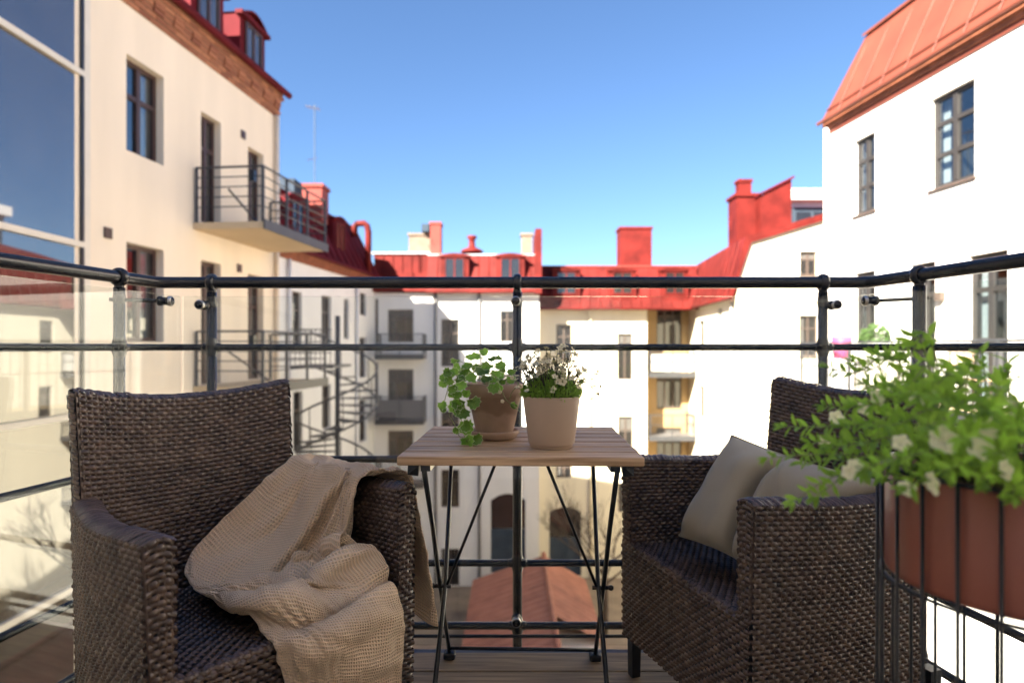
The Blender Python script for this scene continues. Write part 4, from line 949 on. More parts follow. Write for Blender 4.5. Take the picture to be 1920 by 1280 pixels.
# ------------------------------------------------------------------ throw blanket (in the chair's own coordinates)
def catmull(P, n):
    P = np.asarray(P, float); m = len(P); t = np.linspace(0, m-1, n); i = np.clip(t.astype(int), 0, m-2); f = (t-i)[:, None]
    g_ = lambda k: P[np.clip(k, 0, m-1)]
    a, b, c, d = g_(i-1), g_(i), g_(i+1), g_(i+2)
    sh = [1]*(P.ndim-1); f = f.reshape(-1, *sh)
    return 0.5*((2*b)+(-a+c)*f+(2*a-5*b+4*c-d)*f*f+(-a+3*b-3*c+d)*f**3)
net = np.array([
    # back edge -> front edge (five points across), rows from the outer hem over the arm, down to the seat and over its front
    [(-.352, -.40, .36), (-.345, -.30, .33), (-.360, -.20, .31), (-.350, -.10, .29), (-.372, -.005, .27)],
    [(-.325, -.40, .52), (-.322, -.30, .50), (-.330, -.20, .50), (-.325, -.11, .49), (-.340, -.02, .48)],
    [(-.312, -.40, .622), (-.312, -.31, .628), (-.314, -.21, .628), (-.314, -.13, .630), (-.310, -.05, .636)],
    [(-.268, -.41, .648), (-.268, -.32, .650), (-.268, -.22, .652), (-.266, -.15, .652), (-.262, -.07, .656)],
    [(-.210, -.42, .640), (-.212, -.33, .632), (-.214, -.23, .640), (-.212, -.16, .628), (-.208, -.09, .640)],
    [(-.120, -.43, .575), (-.140, -.34, .545), (-.160, -.25, .560), (-.175, -.17, .535), (-.180, -.10, .560)],
    [(-.020, -.43, .505), (-.050, -.34, .475), (-.090, -.25, .490), (-.130, -.17, .460), (-.170, -.10, .490)],
    [(.060, -.40, .440), (.020, -.30, .430), (-.040, -.22, .450), (-.110, -.14, .455), (-.180, -.08, .485)],
    [(.085, -.31, .425), (.050, -.22, .455), (-.020, -.15, .480), (-.100, -.09, .490), (-.195, -.04, .500)],
    [(.090, -.22, .420), (.060, -.14, .425), (-.010, -.08, .430), (-.100, -.04, .440), (-.205, -.005, .470)],
    [(.085, -.13, .425), (.055, -.05, .435), (-.010, -.00, .440), (-.100, .02, .440), (-.210, .025, .430)],
    [(.070, -.04, .415), (.040, .025, .400), (-.020, .045, .385), (-.105, .055, .375), (-.215, .050, .360)],
    [(.055, .025, .330), (.025, .050, .310), (-.030, .070, .290), (-.110, .075, .270), (-.210, .060, .250)],
    [(.050, .035, .200), (.015, .055, .180), (-.040, .075, .160), (-.115, .080, .140), (-.205, .065, .120)],
    [(.045, .040, .090), (.010, .055, .075), (-.045, .070, .065), (-.115, .075, .055), (-.200, .062, .045)],
])
NJ, NI = 116, 64
G = catmull(net, NJ); G = np.swapaxes(catmull(np.swapaxes(G, 0, 1), NI), 0, 1)       # NJ, NI, 3
du = np.gradient(G, axis=1); dv = np.gradient(G, axis=0); N = np.cross(du, dv); N /= np.linalg.norm(N, axis=-1, keepdims=True)+1e-9
jj = np.linspace(0, 1, NJ)[:, None]; ii = np.linspace(0, 1, NI)[None, :]
def bump(x, c, w): return np.exp(-((x-c)/w)**2)
def fold(j, i, amp): return amp
D_ = np.zeros((NJ, NI))
# long pleats running down from the arm, deep creases between rounded lobes
lobe = lambda x: np.abs(np.sin(PI*x))**0.55
on_arm = bump(jj, 0.34, 0.15)
D_ += on_arm*0.046*(lobe(ii*2.3+0.30+0.30*jj)-0.72)
D_ -= bump(jj, 0.41, 0.13)*0.055*bump(ii, 0.57+0.40*(0.42-jj), 0.045)
D_ -= bump(jj, 0.40, 0.11)*0.040*bump(ii, 0.80+0.25*(0.42-jj), 0.035)
# rolls lying across the seat: ridge, hollow, ridge, hollow
sway = 0.05*np.sin(ii*4.2+0.6)
D_ += bump(jj, 0.505+sway*0.6, 0.030)*0.062*np.clip((ii-0.35)/0.25, 0, 1)
D_ -= bump(jj, 0.565+sway, 0.030)*0.050*np.sin(PI*np.clip(ii*1.1, 0, 1))
D_ += bump(jj, 0.645+sway, 0.045)*0.060*np.sin(PI*np.clip(ii*0.9+0.12, 0, 1))
D_ -= bump(jj, 0.725+0.7*sway, 0.030)*0.035*np.clip((ii-0.15)/0.3, 0, 1)
D_ += bump(jj, 0.785+0.5*sway, 0.045)*0.040*np.sin(PI*np.clip(ii, 0, 1))
# drop over the front, soft vertical waves
D_ += np.clip((jj-0.72)/0.2, 0, 1)*0.018*np.sin(ii*9+2.5*jj)
D_ += np.clip((0.18-jj)/0.18, 0, 1)*0.014*np.sin(ii*11+0.8)
D_ += 0.0035*np.sin(ii*23+jj*17)*np.sin(jj*29-ii*7)
sgn_ = np.sign((N[NJ//5, NI//2, 2]))
G = G+N*sgn_*D_[..., None]
G[..., 2] = np.maximum(G[..., 2], 0.02)
# keep it outside the arm and seat
arm_zone = (G[..., 0] < -0.20) & (G[..., 0] > -0.33) & (G[..., 1] < 0.0)
seat_zone = (G[..., 0] >= -0.24) & (G[..., 1] < 0.0)
G[..., 2] = np.where(seat_zone, np.maximum(G[..., 2], ZS+0.010), G[..., 2])
G[..., 1] = np.where((G[..., 2] < ZS) & (G[..., 0] > -0.27), np.maximum(G[..., 1], 0.022), G[..., 1])
i = (np.arange(NJ-1)[:, None]*NI+np.arange(NI-1)[None, :]).ravel(); Q = np.stack([i, i+NI, i+NI+1, i+1], 1)
thr = np_mesh('throw_blanket', G.reshape(-1, 3), Q, M['throw'], None)
def settle(o, frames, grow):
    """let the cloth fall into place on the chair's blocks, then keep the settled shape as a plain mesh"""
    px = MB()
    px.box(-0.309, -0.228, -0.50, 0.006, 0.05, ZA+0.012); px.box(0.228, 0.309, -0.50, 0.006, 0.05, ZA+0.012)
    px.box(-0.24, 0.24, -0.52, 0.008, 0.05, ZS+0.004); px.box(-0.26, 0.26, -0.60, -0.485, 0.05, 0.84); px.box(-1, 1, -1, 1, -0.1, 0.0)
    col = px.build('settle_block', M['throw']); col.modifiers.new('collision', 'COLLISION')
    col.collision.thickness_outer = 0.004; col.collision.cloth_friction = 60; col.collision.use_culling = False; col.collision.damping = 0.4
    c = o.modifiers.new('cloth', 'CLOTH'); st = c.settings
    vg = o.vertex_groups.new(name='hold'); ix = np.arange(NJ*NI).reshape(NJ, NI)
    vg.add([int(k) for k in np.concatenate([ix[:, 0], ix[:, -1], ix[0], ix[-1]])], 1.0, 'REPLACE'); st.vertex_group_mass = 'hold'
    st.quality = 5; st.mass = 0.25; st.tension_stiffness = 18; st.compression_stiffness = 18; st.shear_stiffness = 6; st.bending_stiffness = 0.2
    st.tension_damping = 12; st.compression_damping = 12; st.shear_damping = 8; st.bending_damping = 1.0; st.air_damping = 3.0; st.shrink_min = -grow
    cs = c.collision_settings; cs.collision_quality = 2; cs.distance_min = 0.004; cs.use_self_collision = True; cs.self_distance_min = 0.004; cs.self_friction = 8
    c.point_cache.frame_start = 1; c.point_cache.frame_end = frames+2
    SC.frame_start, SC.frame_end = 1, frames+2
    for f in range(1, frames+1): SC.frame_set(f)
    ev = o.evaluated_get(bpy.context.evaluated_depsgraph_get()); m = ev.to_mesh(); co = np.empty(len(m.vertices)*3, np.float32); m.vertices.foreach_get('co', co); ev.to_mesh_clear()
    o.modifiers.remove(c); o.vertex_groups.clear(); bpy.data.objects.remove(col); SC.frame_set(1)
    o.data.vertices.foreach_set('co', co); o.data.update()
    return co.reshape(NJ, NI, 3)
G0 = G; G = settle(thr, 18, 0.105)
def grid_uv(o, NJ, NI, G):
    lu = np.concatenate([[0], np.cumsum(np.linalg.norm(np.diff(G[NJ//2], axis=0), axis=1))]); lv = np.concatenate([[0], np.cumsum(np.linalg.norm(np.diff(G[:, NI//2], axis=0), axis=1))])
    lu = np.linspace(0, 0.52, NI)
    UV = np.stack(np.meshgrid(lv, lu, indexing='ij'), -1).reshape(-1, 2)
    vi = np.empty(len(o.data.loops), np.int32); o.data.loops.foreach_get('vertex_index', vi)
    lay = o.data.uv_layers.new(name='UVMap'); lay.data.foreach_set('uv', UV[vi].astype(np.float32).ravel())
grid_uv(thr, NJ, NI, G0)
thr.location = (*LC, 0); thr.rotation_euler = (0, 0, LR)
sm = thr.modifiers.new('thick', 'SOLIDIFY'); sm.thickness = 0.004; sm.offset = 0
ss = thr.modifiers.new('smooth', 'SUBSURF'); ss.levels = 1; ss.render_levels = 1
tag(thr, 'crumpled beige waffle-weave throw draped over the armchair', 'blanket')

# ------------------------------------------------------------------ pillow
def PQ(px, py, d):
    x, y, z = (px-960)*d/FPX-RC.x, d-RC.y, EYE-(py-HOR)*d/FPX
    return (x*math.cos(RR)+y*math.sin(RR), -x*math.sin(RR)+y*math.cos(RR), z)
def make_pillow():
    n = 64; a = np.linspace(-1, 1, n); U, Vv = np.meshgrid(a, a, indexing='ij')
    c = {k: np.array(v) for k, v in dict(bl=PQ(1274, 1003, 1.66), tl=PQ(1372, 816, 1.62), tr=PQ(1672, 905, 1.42), br=PQ(1440, 1085, 1.44)).items()}
    s, t = (U+1)/2, (Vv+1)/2
    base = ((1-s)*(1-t))[..., None]*c['bl']+((1-s)*t)[..., None]*c['tl']+(s*t)[..., None]*c['tr']+(s*(1-t))[..., None]*c['br']
    pinch = 1-0.07*(1-U**2)*0
    nrm = np.cross(c['br']-c['bl'], c['tl']-c['bl']); nrm /= np.linalg.norm(nrm)
    if nrm[1] < 0: nrm = -nrm
    ctr = base.mean((0, 1)); d = base-ctr
    inset = 1-0.085*((1-U**2)*np.abs(Vv)**3+(1-Vv**2)*np.abs(U)**3); base = ctr+d*inset[..., None]
    th = 0.105*np.clip(1-U**4, 0, 1)**0.62*np.clip(1-Vv**4, 0, 1)**0.62
    crease = bump(U, 0.06-0.30*Vv+0.10*Vv**2, 0.060)*(0.25+0.75*np.clip(1-Vv**2, 0, 1))*0.078
    crease2 = bump(U, 0.42-0.55*Vv, 0.07)*np.clip(Vv+0.5, 0, 1)*0.024
    puff = bump(U, 0.28-0.30*Vv, 0.13)*0.022+bump(U, -0.22-0.25*Vv, 0.18)*0.010
    wr = 0.006*np.sin(9*U+5*Vv+2*np.sin(4*Vv))*np.clip(np.abs(U)+np.abs(Vv)-0.5, 0, 1)
    edge = (1-np.abs(U)**6)*(1-np.abs(Vv)**6)
    front = base+nrm*((th-(crease+crease2-puff-wr)*edge))[..., None]; back = base-nrm*(th*0.8)[..., None]
    front[..., 2] = np.maximum(front[..., 2], 0.395); back[..., 2] = np.maximum(back[..., 2], 0.395)
    V = np.concatenate([front.reshape(-1, 3), back.reshape(-1, 3)])
    i = (np.arange(n-1)[:, None]*n+np.arange(n-1)[None, :]).ravel(); q = np.stack([i, i+n, i+n+1, i+1], 1)
    o = np_mesh('pillow', V, np.concatenate([q, q[:, ::-1]+n*n]), M['pillow'], None)
    uv = np.stack([(U+1)*0.22, (Vv+1)*0.22], -1).reshape(-1, 2); uv = np.concatenate([uv, uv])
    vi = np.empty(len(o.data.loops), np.int32); o.data.loops.foreach_get('vertex_index', vi)
    o.data.uv_layers.new(name='UVMap').data.foreach_set('uv', uv[vi].astype(np.float32).ravel())
    w = o.modifiers.new('weld', 'WELD'); w.merge_threshold = 0.0008
    e = []
    pts = [base[i_, 0] for i_ in range(n)]+[base[-1, i_] for i_ in range(n)]+[base[i_, -1] for i_ in range(n-1, -1, -1)]+[base[0, i_] for i_ in range(n-1, -1, -1)]
    m = MB(); m.tube([Vector(p) for p in pts[::3]]+[Vector(pts[0])], 0.003, 6); s_ = m.build('seam', M['pillow'], o, True, True)
    return o
pil = make_pillow(); pil.location = (*RC, 0); pil.rotation_euler = (0, 0, RR)
tag(pil, 'grey-green cotton pillow leaning in the armchair', 'pillow')

# ------------------------------------------------------------------ plants
def place(o, pos, fwd, up, sc):
    f = Vector(fwd).normalized(); u = Vector(up); r = f.cross(u)
    if r.length < 1e-4: r = f.orthogonal()
    r.normalize(); u = r.cross(f)
    m = Matrix((r, f, u)).transposed().to_4x4(); o.matrix_local = Matrix.Translation(pos) @ m @ Matrix.Scale(sc, 4)
def rv(s=1.0): return Vector((random.gauss(0, s), random.gauss(0, s), random.gauss(0, s)))
def ivy_leaf_mesh(k):
    m = MB(); n = 18; vs = [(0, 0.02, 0)]; rr = random.Random(k)
    for ring, q in ((1, 0.45), (2, 0.91), (3, 1.0)):
        for i in range(n):
            t = -PI/2+2*PI*(i)/n; sc = 1+(0.14*math.cos(i*PI) if ring == 3 else 0.09*math.cos(i*PI) if ring == 2 else 0)
            notch = 0.55 if i == 0 else 0.85 if i in (1, n-1) else 1.0
            r = 0.5*q*sc*notch
            x, y = r*math.cos(t)*1.05, 0.45+r*math.sin(t); z = 0.24*(q**2)*(0.5+0.5*math.cos(2*t+k))+rr.uniform(-.02, .03)*q
            vs.append((x, y, z))
    vs[0] = (0, 0.30, -0.03)
    fs = [(0, 1+i, 1+(i+1) % n) for i in range(n)]; mi = [0]*n
    m.add(vs, fs, 0)
    m.add(vs, [(1+i, 1+n+i, 1+n+(i+1) % n, 1+(i+1) % n) for i in range(n)], 0)
    m.add(vs, [(1+n+i, 1+2*n+i, 1+2*n+(i+1) % n, 1+n+(i+1) % n) for i in range(n)], 1)
    return m.mesh('leaf', [M['leaf_ivy'], M['leaf_cream']], True)
def taper_leaf_mesh(w=0.34, curl=0.12):
    m = MB(); vs = []
    prof = [(0, .06), (.15, .55), (.38, 1), (.62, .88), (.85, .45), (1, .0)]
    for y, k in prof:
        z = -curl*y*y
        vs += [(-w/2*k, y, z+0.06*k), (0, y, z), (w/2*k, y, z+0.06*k)]
    m.add(vs, [(3*i+j, 3*i+j+1, 3*i+4+j, 3*i+3+j) for i in range(len(prof)-1) for j in range(2)]); return m
def curve_pts(p0, p1, sag, n=10, side=Vector((0, 0, 0))):
    p0, p1 = Vector(p0), Vector(p1); return [p0.lerp(p1, i/n)+Vector((0, 0, sag*4*(i/n)*(1-i/n)))+side*4*(i/n)*(1-i/n) for i in range(n+1)]

# clay pot with trailing variegated plant
px_, py_ = -0.047, 1.645
sau = MB(); sau.lathe([(0.0, 0.0), (0.052, 0.0), (0.060, 0.006), (0.064, 0.013), (0.0675, 0.020), (0.066, 0.024), (0.061, 0.022), (0.055, 0.009), (0.0, 0.008)], (0, 0, 0), 48)
so = sau.build('saucer', M['clay'], None, True); so.location = (px_, py_, TZ+0.0005); tag(so, 'round brown clay saucer under the stained clay pot', 'saucer')
iv = empty('potted_ivy', (px_, py_, TZ+0.0095), 'stained brown clay pot with a trailing white-edged leafy plant', 'potted plant')
m = MB(); m.lathe([(0.0, 0.0), (0.047, 0.0), (0.049, 0.003), (0.0705, 0.104), (0.0745, 0.106), (0.0790, 0.136), (0.0775, 0.1385), (0.072, 0.1385), (0.068, 0.118), (0.0, 0.118)], (0, 0, 0), 56)
m.build('pot', M['clay_stained'], iv, True, True)
rmm = MB(); rmm.lathe([(0.0708, 0.1045), (0.0765, 0.1065), (0.0805, 0.137), (0.0785, 0.1395), (0.0715, 0.1395), (0.0700, 0.130)], (0, 0, 0), 56); rmm.build('rim', M['clay'], iv, True, True)
m = MB(); m.lathe([(0.0, 0.126), (0.04, 0.125), (0.0695, 0.122)], (0, 0, 0), 24); m.build('soil', M['soil'], iv, True, True)
ivm = [ivy_leaf_mesh(k) for k in range(4)]
def ivy_leaf(pos, nrm, sc):
    o = link('leaf', random.choice(ivm), iv); down = (Vector((0, 0, -1))+rv(0.45)+Vector((random.uniform(-.5, .5), 0, 0))); n_ = Vector(nrm).normalized()
    f = down-n_*down.dot(n_); place(o, pos, f, n_, sc)
def P_(px, py, d): return Vector(((px-960)*d/FPX-px_, d-py_, EYE-(py-HOR)*d/FPX-(TZ+0.0095)))
# crown leaves (photo column, row, distance, size)
for x, y, d, s in ((895, 672, 1.62, .036), (903, 662, 1.63, .030), (921, 690, 1.63, .040), (908, 700, 1.60, .040), (934, 688, 1.66, .036), (880, 690, 1.60, .032), (888, 705, 1.58, .042), (875, 716, 1.57, .042), (862, 704, 1.60, .036),
                   (895, 722, 1.555, .034), (912, 714, 1.56, .028), (940, 708, 1.62, .036), (950, 700, 1.66, .030), (928, 716, 1.57, .030), (965, 700, 1.68, .026), (855, 682, 1.62, .028), (848, 697, 1.60, .026),
                   (945, 718, 1.60, .024), (918, 678, 1.66, .030), (900, 690, 1.66, .034), (872, 700, 1.66, .034), (956, 712, 1.64, .024), (930, 702, 1.60, .034), (884, 676, 1.66, .022), (940, 678, 1.68, .024)):
    p = P_(x, y, d)+Vector((0, 0, 0.012)); ivy_leaf(p, Vector((random.uniform(-.5, .4), -0.75, random.uniform(.1, 1.3))), s*random.uniform(.8, 1.1)); MB().tube(curve_pts((random.uniform(-.03, .03), random.uniform(-.03, .03), 0.122), p, 0.012, 6), 0.0009, 5).build('stem', M['stem'], iv, True, True)
# trailing shoots
trails = [[(866, 712, 1.56), (858, 735, 1.545), (862, 765, 1.54), (866, 790, 1.54), (870, 815, 1.535), (880, 838, 1.53), (873, 848, 1.525)],
          [(872, 708, 1.57), (846, 715, 1.57), (838, 735, 1.57), (832, 757, 1.57), (826, 768, 1.57)],
          [(880, 720, 1.56), (850, 752, 1.55), (842, 775, 1.55), (852, 795, 1.545), (862, 818, 1.54), (884, 822, 1.53)],
          [(905, 712, 1.56), (922, 700, 1.55), (936, 720, 1.545), (948, 748, 1.535), (965, 762, 1.52), (976, 772, 1.50)],
          [(940, 712, 1.60), (972, 716, 1.56), (960, 735, 1.54), (955, 748, 1.535)]]
for k, tr_ in enumerate(trails):
    pts = catmull(np.array([P_(*q) for q in tr_]), 30); MB().tube([Vector(q) for q in pts], 0.0011, 6).build('stem', M['stem'], iv, True, True)
for x, y, s in ((848, 728, .026), (858, 738, .024), (868, 752, .040), (884, 752, .038), (855, 770, .024), (876, 770, .040), (862, 778, .036), (874, 792, .040), (866, 800, .034), (858, 806, .022), (872, 822, .038), (890, 818, .032), (885, 836, .028), (873, 846, .024), (880, 828, .026),
                (826, 758, .022), (831, 768, .018), (838, 722, .022), (843, 740, .020), (850, 716, .024), (862, 722, .032), (875, 735, .026), (926, 722, .034), (934, 728, .020), (968, 762, .020), (835, 708, .024), (846, 700, .026), (855, 712, .030)):
    ivy_leaf(P_(x, y-6, 1.535), Vector((random.uniform(-.5, .4), -1, random.uniform(-.1, .55))), s*random.uniform(.9, 1.1))
for x, y in ((942, 752), (937, 735), (960, 708)):
    m = MB(); c = P_(x, y, 1.53)
    for q in range(5):
        a = q*2*PI/5; m.ball(c+Vector((0.0028*math.cos(a), -0.001, 0.0028*math.sin(a))), 0.0026, 8)
    m.build('flower', M['petal'], iv, True, True)

# taupe pot with white saxifrage
qx, qy = 0.097, 1.505
sx_root = empty('potted_saxifrage', (qx, qy, TZ+0.0005), 'smooth taupe pot with a mossy plant and many small white flowers', 'potted plant')
m = MB(); m.lathe([(0.0, 0.0), (0.050, 0.0), (0.0515, 0.002), (0.0515, 0.0075), (0.055, 0.0085), (0.0565, 0.011), (0.0705, 0.124), (0.0708, 0.1255), (0.069, 0.1255), (0.066, 0.108), (0.0, 0.108)], (0, 0, 0), 64); m.build('pot', M['taupe'], sx_root, True, True)
m = MB(); m.lathe([(0.0, 0.118), (0.04, 0.116), (0.0668, 0.112)], (0, 0, 0), 24); m.build('soil', M['soil'], sx_root, True, True)
fo = MB()
for k in range(3600):
    a = random.uniform(0, 2*PI); r = 0.072*math.sqrt(random.random()); h = 0.118+0.055*(1-(r/0.085)**2)*random.uniform(0.2, 1.2)
    c = Vector((r*math.cos(a), r*math.sin(a), h)); L = random.uniform(.006, .013); d = (Vector((math.cos(a)*r*9, math.sin(a)*r*9, 0.9))+rv(.5)).normalized()*L; b = d.orthogonal().normalized()*L*0.17
    fo.add([c, c+d*0.5+b, c+d, c+d*0.5-b], [(0, 1, 2, 3)])
for k in range(300):
    a = random.uniform(0, 2*PI); r = random.uniform(0.0, .062); c = Vector((r*math.cos(a), r*math.sin(a), .118)); d = Vector((math.cos(a)*r*6+random.gauss(0, .25), math.sin(a)*r*6+random.gauss(0, .25), 1)).normalized()*random.uniform(.03, .075)
    fo.tube([c, c+d*0.5+rv(.002), c+d], [.0009, .0008, .0005], 4, 0, False)
tag(fo.build('foliage', M['leaf_moss'], sx_root, False, True), kind='stuff')
def sax_flower_mesh(k):
    m = MB(); rr = random.Random(k)
    for q in range(5):
        a = q*2*PI/5+rr.uniform(-.1, .1); ca, sa = math.cos(a), math.sin(a); vs = []
        for y, w, z in ((0.08, .10, 0), (.35, .30, .10), (.72, .36, .22), (.95, .20, .20+rr.uniform(0, .12))):
            for s in (-1, 0, 1):
                lx, ly = w*s, y; vs.append((lx*ca-ly*sa, lx*sa+ly*ca, z+0.05*abs(s)))
        m.add(vs, [(3*i+j, 3*i+j+1, 3*i+4+j, 3*i+3+j) for i in range(3) for j in range(2)], 0)
    m.ball((0, 0, .06), .17, 8, 1, (1, 1, .7)); m.tube([(0, 0, -.25), (0, 0, 0)], [.10, .14], 6, 1); return m.mesh('flower', [M['petal'], M['stem']], True)
sfm = [sax_flower_mesh(k) for k in range(3)]
bud = MB(); bud.ball((0, 0, 0), 1, 8, 0, (0.8, 0.8, 1.2)); bud_me = bud.mesh('bud', M['stem_brown'], True)
stm = MB()
for k in range(112):
    a = random.uniform(0, 2*PI); r = 0.055*math.sqrt(random.random()); c = Vector((r*math.cos(a), r*math.sin(a), .12))
    R2 = 0.092*math.sqrt(random.random()); h = 0.262-0.055*(R2/0.09)**2-random.uniform(0, .075); a2 = a+random.gauss(0, .25)
    e = Vector((R2*math.cos(a2), R2*math.sin(a2)*0.8, h)); mid = c.lerp(e, .55)+Vector((0, 0, .012))+rv(.003)
    stm.tube([c, mid, e], [.0012, .0011, .0009], 5, 0, False)
    o = link('flower', random.choice(sfm), sx_root); up = Vector((math.cos(a2)*.5, math.sin(a2)*.5-.15, .8))+rv(.3); place(o, e+Vector((0, 0, .002)), up.orthogonal(), up, random.uniform(.0070, .0100))
    if k % 2:
        b2 = mid.lerp(e, .4)+rv(.012)+Vector((0, 0, .012)); stm.tube([mid.lerp(e, .3), b2], [.0007, .0005], 4, 0, False); o = link('bud', bud_me, sx_root); o.location = b2; o.scale = (.0025,)*3
for pts in ([(.062, -.02, .125), (.085, -.02, .118), (.107, -.02, .125), (.118, -.02, .150)], [(.060, -.02, .135), (.085, -.01, .152), (.105, -.01, .142), (.115, -.01, .13)], [(.055, -.02, .15), (.085, -.02, .163), (.107, -.02, .172), (.112, -.02, .186)]):
    pp_ = catmull(np.array(pts), 12); stm.tube([Vector(q) for q in pp_], .0008, 5, 0, False); o = link('bud', bud_me, sx_root); o.location = pts[-1]; o.scale = (.003,)*3
    o = link('flower', sfm[0], sx_root); place(o, Vector(pts[2])+Vector((0, 0, .006)), (1, 0, 0), (0.2, -.3, 1), .006)
o = link('flower', sfm[1], sx_root); place(o, Vector((.022, -.068, .163)), (1, 0, 0.1), (0.1, -1, .35), .011)
o = link('flower', sfm[2], sx_root); place(o, Vector((.045, -.06, .172)), (1, 0, 0.1), (0.3, -.8, .5), .009)
tag(stm.build('stems', M['stem_brown'], sx_root, False, True), kind='stuff')

# ------------------------------------------------------------------ oxblood planter in a wire stand
cx, cy, R0 = 0.652, 0.785, 0.149; zb0, zt0 = 0.648, 0.792
pr = empty('wire_planter', (cx, cy, 0.0005), 'oxblood round planter in a black wire stand with cream-flowered greenery', 'planter')
m = MB(); m.lathe([(0.0, zb0), (R0-0.004, zb0), (R0-0.001, zb0+0.003), (R0, zb0+0.01), (R0, zt0-0.002), (R0-0.002, zt0), (R0-0.006, zt0), (R0-0.007, zt0-0.03), (0, zt0-0.03)], (0, 0, 0), 72); m.build('pot', M['oxblood'], pr, True, True)
m = MB(); m.lathe([(0, zt0-0.012), (0.08, zt0-0.014), (R0-0.0075, zt0-0.020)], (0, 0, 0), 24); m.build('soil', M['soil'], pr, True, True)
for z in (zt0-0.002, zb0-0.005, 0.006):
    m = MB(); m.tube([((R0+0.0035)*math.cos(2*PI*k/48), (R0+0.0035)*math.sin(2*PI*k/48), z) for k in range(49)], 0.0028, 8, 0, False); m.build('ring', M['black_metal'], pr, True, True)
for k in range(24):
    a = math.radians(230.3-5.5-15*k); x, y = (R0+0.0075)*math.cos(a), (R0+0.0075)*math.sin(a); m = MB(); m.tube([(x, y, 0.003), (x, y, zt0)], 0.0023, 8); m.build('wire', M['black_metal'], pr, True, True)
tl = taper_leaf_mesh(); tlm = tl.mesh('leaf', M['leaf_fresh'], True)
more = MB(); nl = 0
fresh = []
def shoot(pts, nleaf, sc, tip=True):
    global nl
    pp_ = [Vector(q) for q in catmull(np.array([tuple(p) for p in pts]), 24)]
    MB().tube(pp_[::2], [.0014-.0008*i/12 for i in range(len(pp_[::2]))], 5, 0, False).build('stem', M['stem'], pr, True, True)
    for k in range(nleaf):
        t = 0.18+0.82*(k+random.random()*.5)/nleaf; i = min(22, int(t*23)); p = pp_[i]; d = (pp_[min(23, i+1)]-pp_[max(0, i-1)]).normalized()
        a = k*2.4+random.uniform(-.4, .4); o1 = d.orthogonal().normalized(); side = (o1*math.cos(a)+d.cross(o1)*math.sin(a)); f = (side+d*random.uniform(.3, .9)+Vector((0, 0, .2))).normalized(); s = sc*random.uniform(.7, 1.15)*(1-.35*t)
        fresh.append((p, f, (d+Vector((0, -.2, .8))), s))
    for q in range(4 if tip else 0):
        fresh.append((pp_[-1], (pp_[-1]-pp_[-3]).normalized()+rv(.45), Vector((0, -.3, 1))+rv(.3), sc*.6))
def W_(px, py, d): return Vector(((px-960)*d/FPX-cx, d-cy, EYE-(py-HOR)*d/FPX-0.0005))
# shoots that the photograph shows reaching out
targets = [((1440, 858, .80), 16), ((1470, 800, .82), 15), ((1490, 940, .76), 15), ((1530, 930, .74), 14), ((1545, 760, .84), 15), ((1556, 690, .82), 10), ((1600, 680, .85), 10), ((1645, 662, .80), 12), ((1665, 668, .78), 11),
           ((1560, 840, .72), 15), ((1600, 760, .74), 15), ((1500, 870, .82), 15), ((1620, 880, .64), 14), ((1700, 915, .62), 13), ((1660, 720, .72), 14), ((1700, 740, .66), 14), ((1760, 745, .64), 14), ((1810, 690, .80), 10), ((1790, 715, .78), 12), ((1850, 770, .62), 14), ((1880, 705, .80), 10),
           ((1730, 800, .60), 14), ((1800, 820, .60), 14), ((1870, 850, .60), 14), ((1780, 880, .60), 12), ((1840, 900, .61), 12), ((1900, 930, .62), 12), ((1640, 800, .68), 15), ((1690, 860, .62), 13), ((1910, 800, .62), 13), ((1580, 800, .78), 14), ((1520, 830, .80), 14), ((1620, 720, .80), 13), ((1740, 720, .76), 13)]
for (x, y, d), nlf in targets:
    e = W_(x, y, d); a = math.atan2(e.y, e.x); r = min(0.10, math.hypot(e.x, e.y)*0.5); st_ = Vector((r*math.cos(a), r*math.sin(a), zt0-0.015)); hgt = max(e.z, zt0)+0.012+random.uniform(0, .012)
    shoot([st_, st_.lerp(e, .35)+Vector((0, 0, (hgt-zt0)*.75)), st_.lerp(e, .72)+Vector((0, 0, (hgt-st_.lerp(e, .72).z)*.6)), e], int(nlf*2.3), 0.0265)
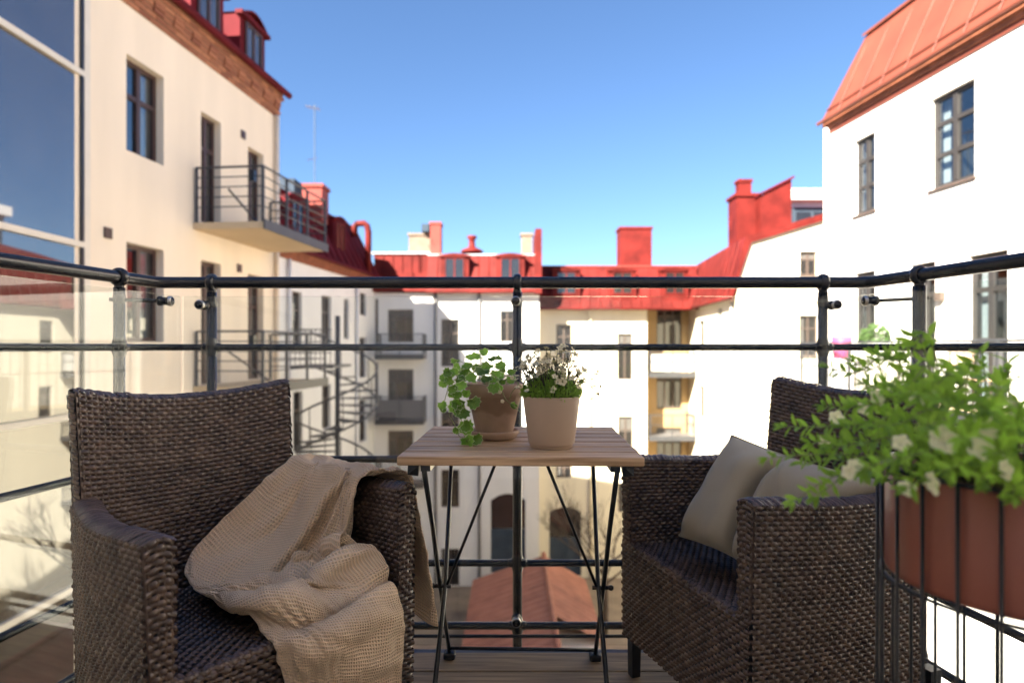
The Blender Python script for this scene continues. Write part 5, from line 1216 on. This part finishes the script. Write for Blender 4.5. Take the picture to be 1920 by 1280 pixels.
for k in range(110):     # the bushy middle and the far side
    a = random.uniform(0, 2*PI); r = random.uniform(.02, .12); st_ = Vector((r*math.cos(a), r*math.sin(a), zt0-0.015)); R2 = random.uniform(.04, .19); e = Vector((R2*math.cos(a), R2*math.sin(a), zt0+random.uniform(.0, .075)*(1-R2/.3)+.004))
    shoot([st_, st_.lerp(e, .5)+Vector((0, 0, .03)), e], 12, 0.026)
fresh.sort(key=lambda q: (q[0].y-0.25*abs(q[0].x)))
for k, (p, f, u, s) in enumerate(fresh):
    if k < 290:
        o = link('leaf', tlm, pr); place(o, p, f, u, s)
    else:
        f = f.normalized(); r = f.cross(u); r = r.normalized() if r.length > 1e-4 else f.orthogonal().normalized(); uu = r.cross(f); mm = Matrix((r, f, uu)).transposed()
        more.add([p+(mm @ (Vector(v)*s)) for v in tl.v], tl.f)
tag(more.build('foliage', M['leaf_fresh'], pr, True, True), kind='stuff')
def trumpet_mesh(k):
    m = MB(); n = 20; vs = []; rr = random.Random(k)
    for r, z in ((.06, -.75), (.09, -.45), (.20, -.12), (.55, .06), (.95, .02)):
        for i in range(n):
            t = 2*PI*i/n; lob = 1+(0.13*math.cos(5*t) if r > .5 else 0); vs.append((r*lob*math.cos(t), r*lob*math.sin(t), z+(0.09*math.sin(5*t+k)+rr.uniform(-.03, .03) if r > .5 else 0)))
    m.add(vs, [(j*n+i, j*n+(i+1) % n, (j+1)*n+(i+1) % n, (j+1)*n+i) for j in range(4) for i in range(n)]); return m.mesh('flower', M['petal_cream'], True)
tfm = [trumpet_mesh(k) for k in range(3)]
for x, y, d, s, nx in ((1770, 822, .60, .021, -.2), (1835, 838, .60, .020, .1), (1848, 798, .62, .020, .2), (1872, 835, .61, .017, .5), (1748, 905, .60, .017, .6), (1700, 915, .60, .012, -.3), (1605, 875, .68, .014, -.6), (1592, 885, .68, .012, -.7), (1568, 782, .78, .013, -.5), (1645, 745, .72, .014, .2),
                       (1620, 765, .74, .012, -.4), (1905, 770, .64, .017, .3), (1720, 745, .70, .015, 0), (1545, 825, .78, .011, -.8), (1885, 880, .61, .015, .3), (1690, 830, .63, .013, -.5)):
    o = link('flower', random.choice(tfm), pr); nn = Vector((nx, -1, random.uniform(.1, .6))); place(o, W_(x, y, d+0.03), nn.orthogonal(), nn, s*0.74)
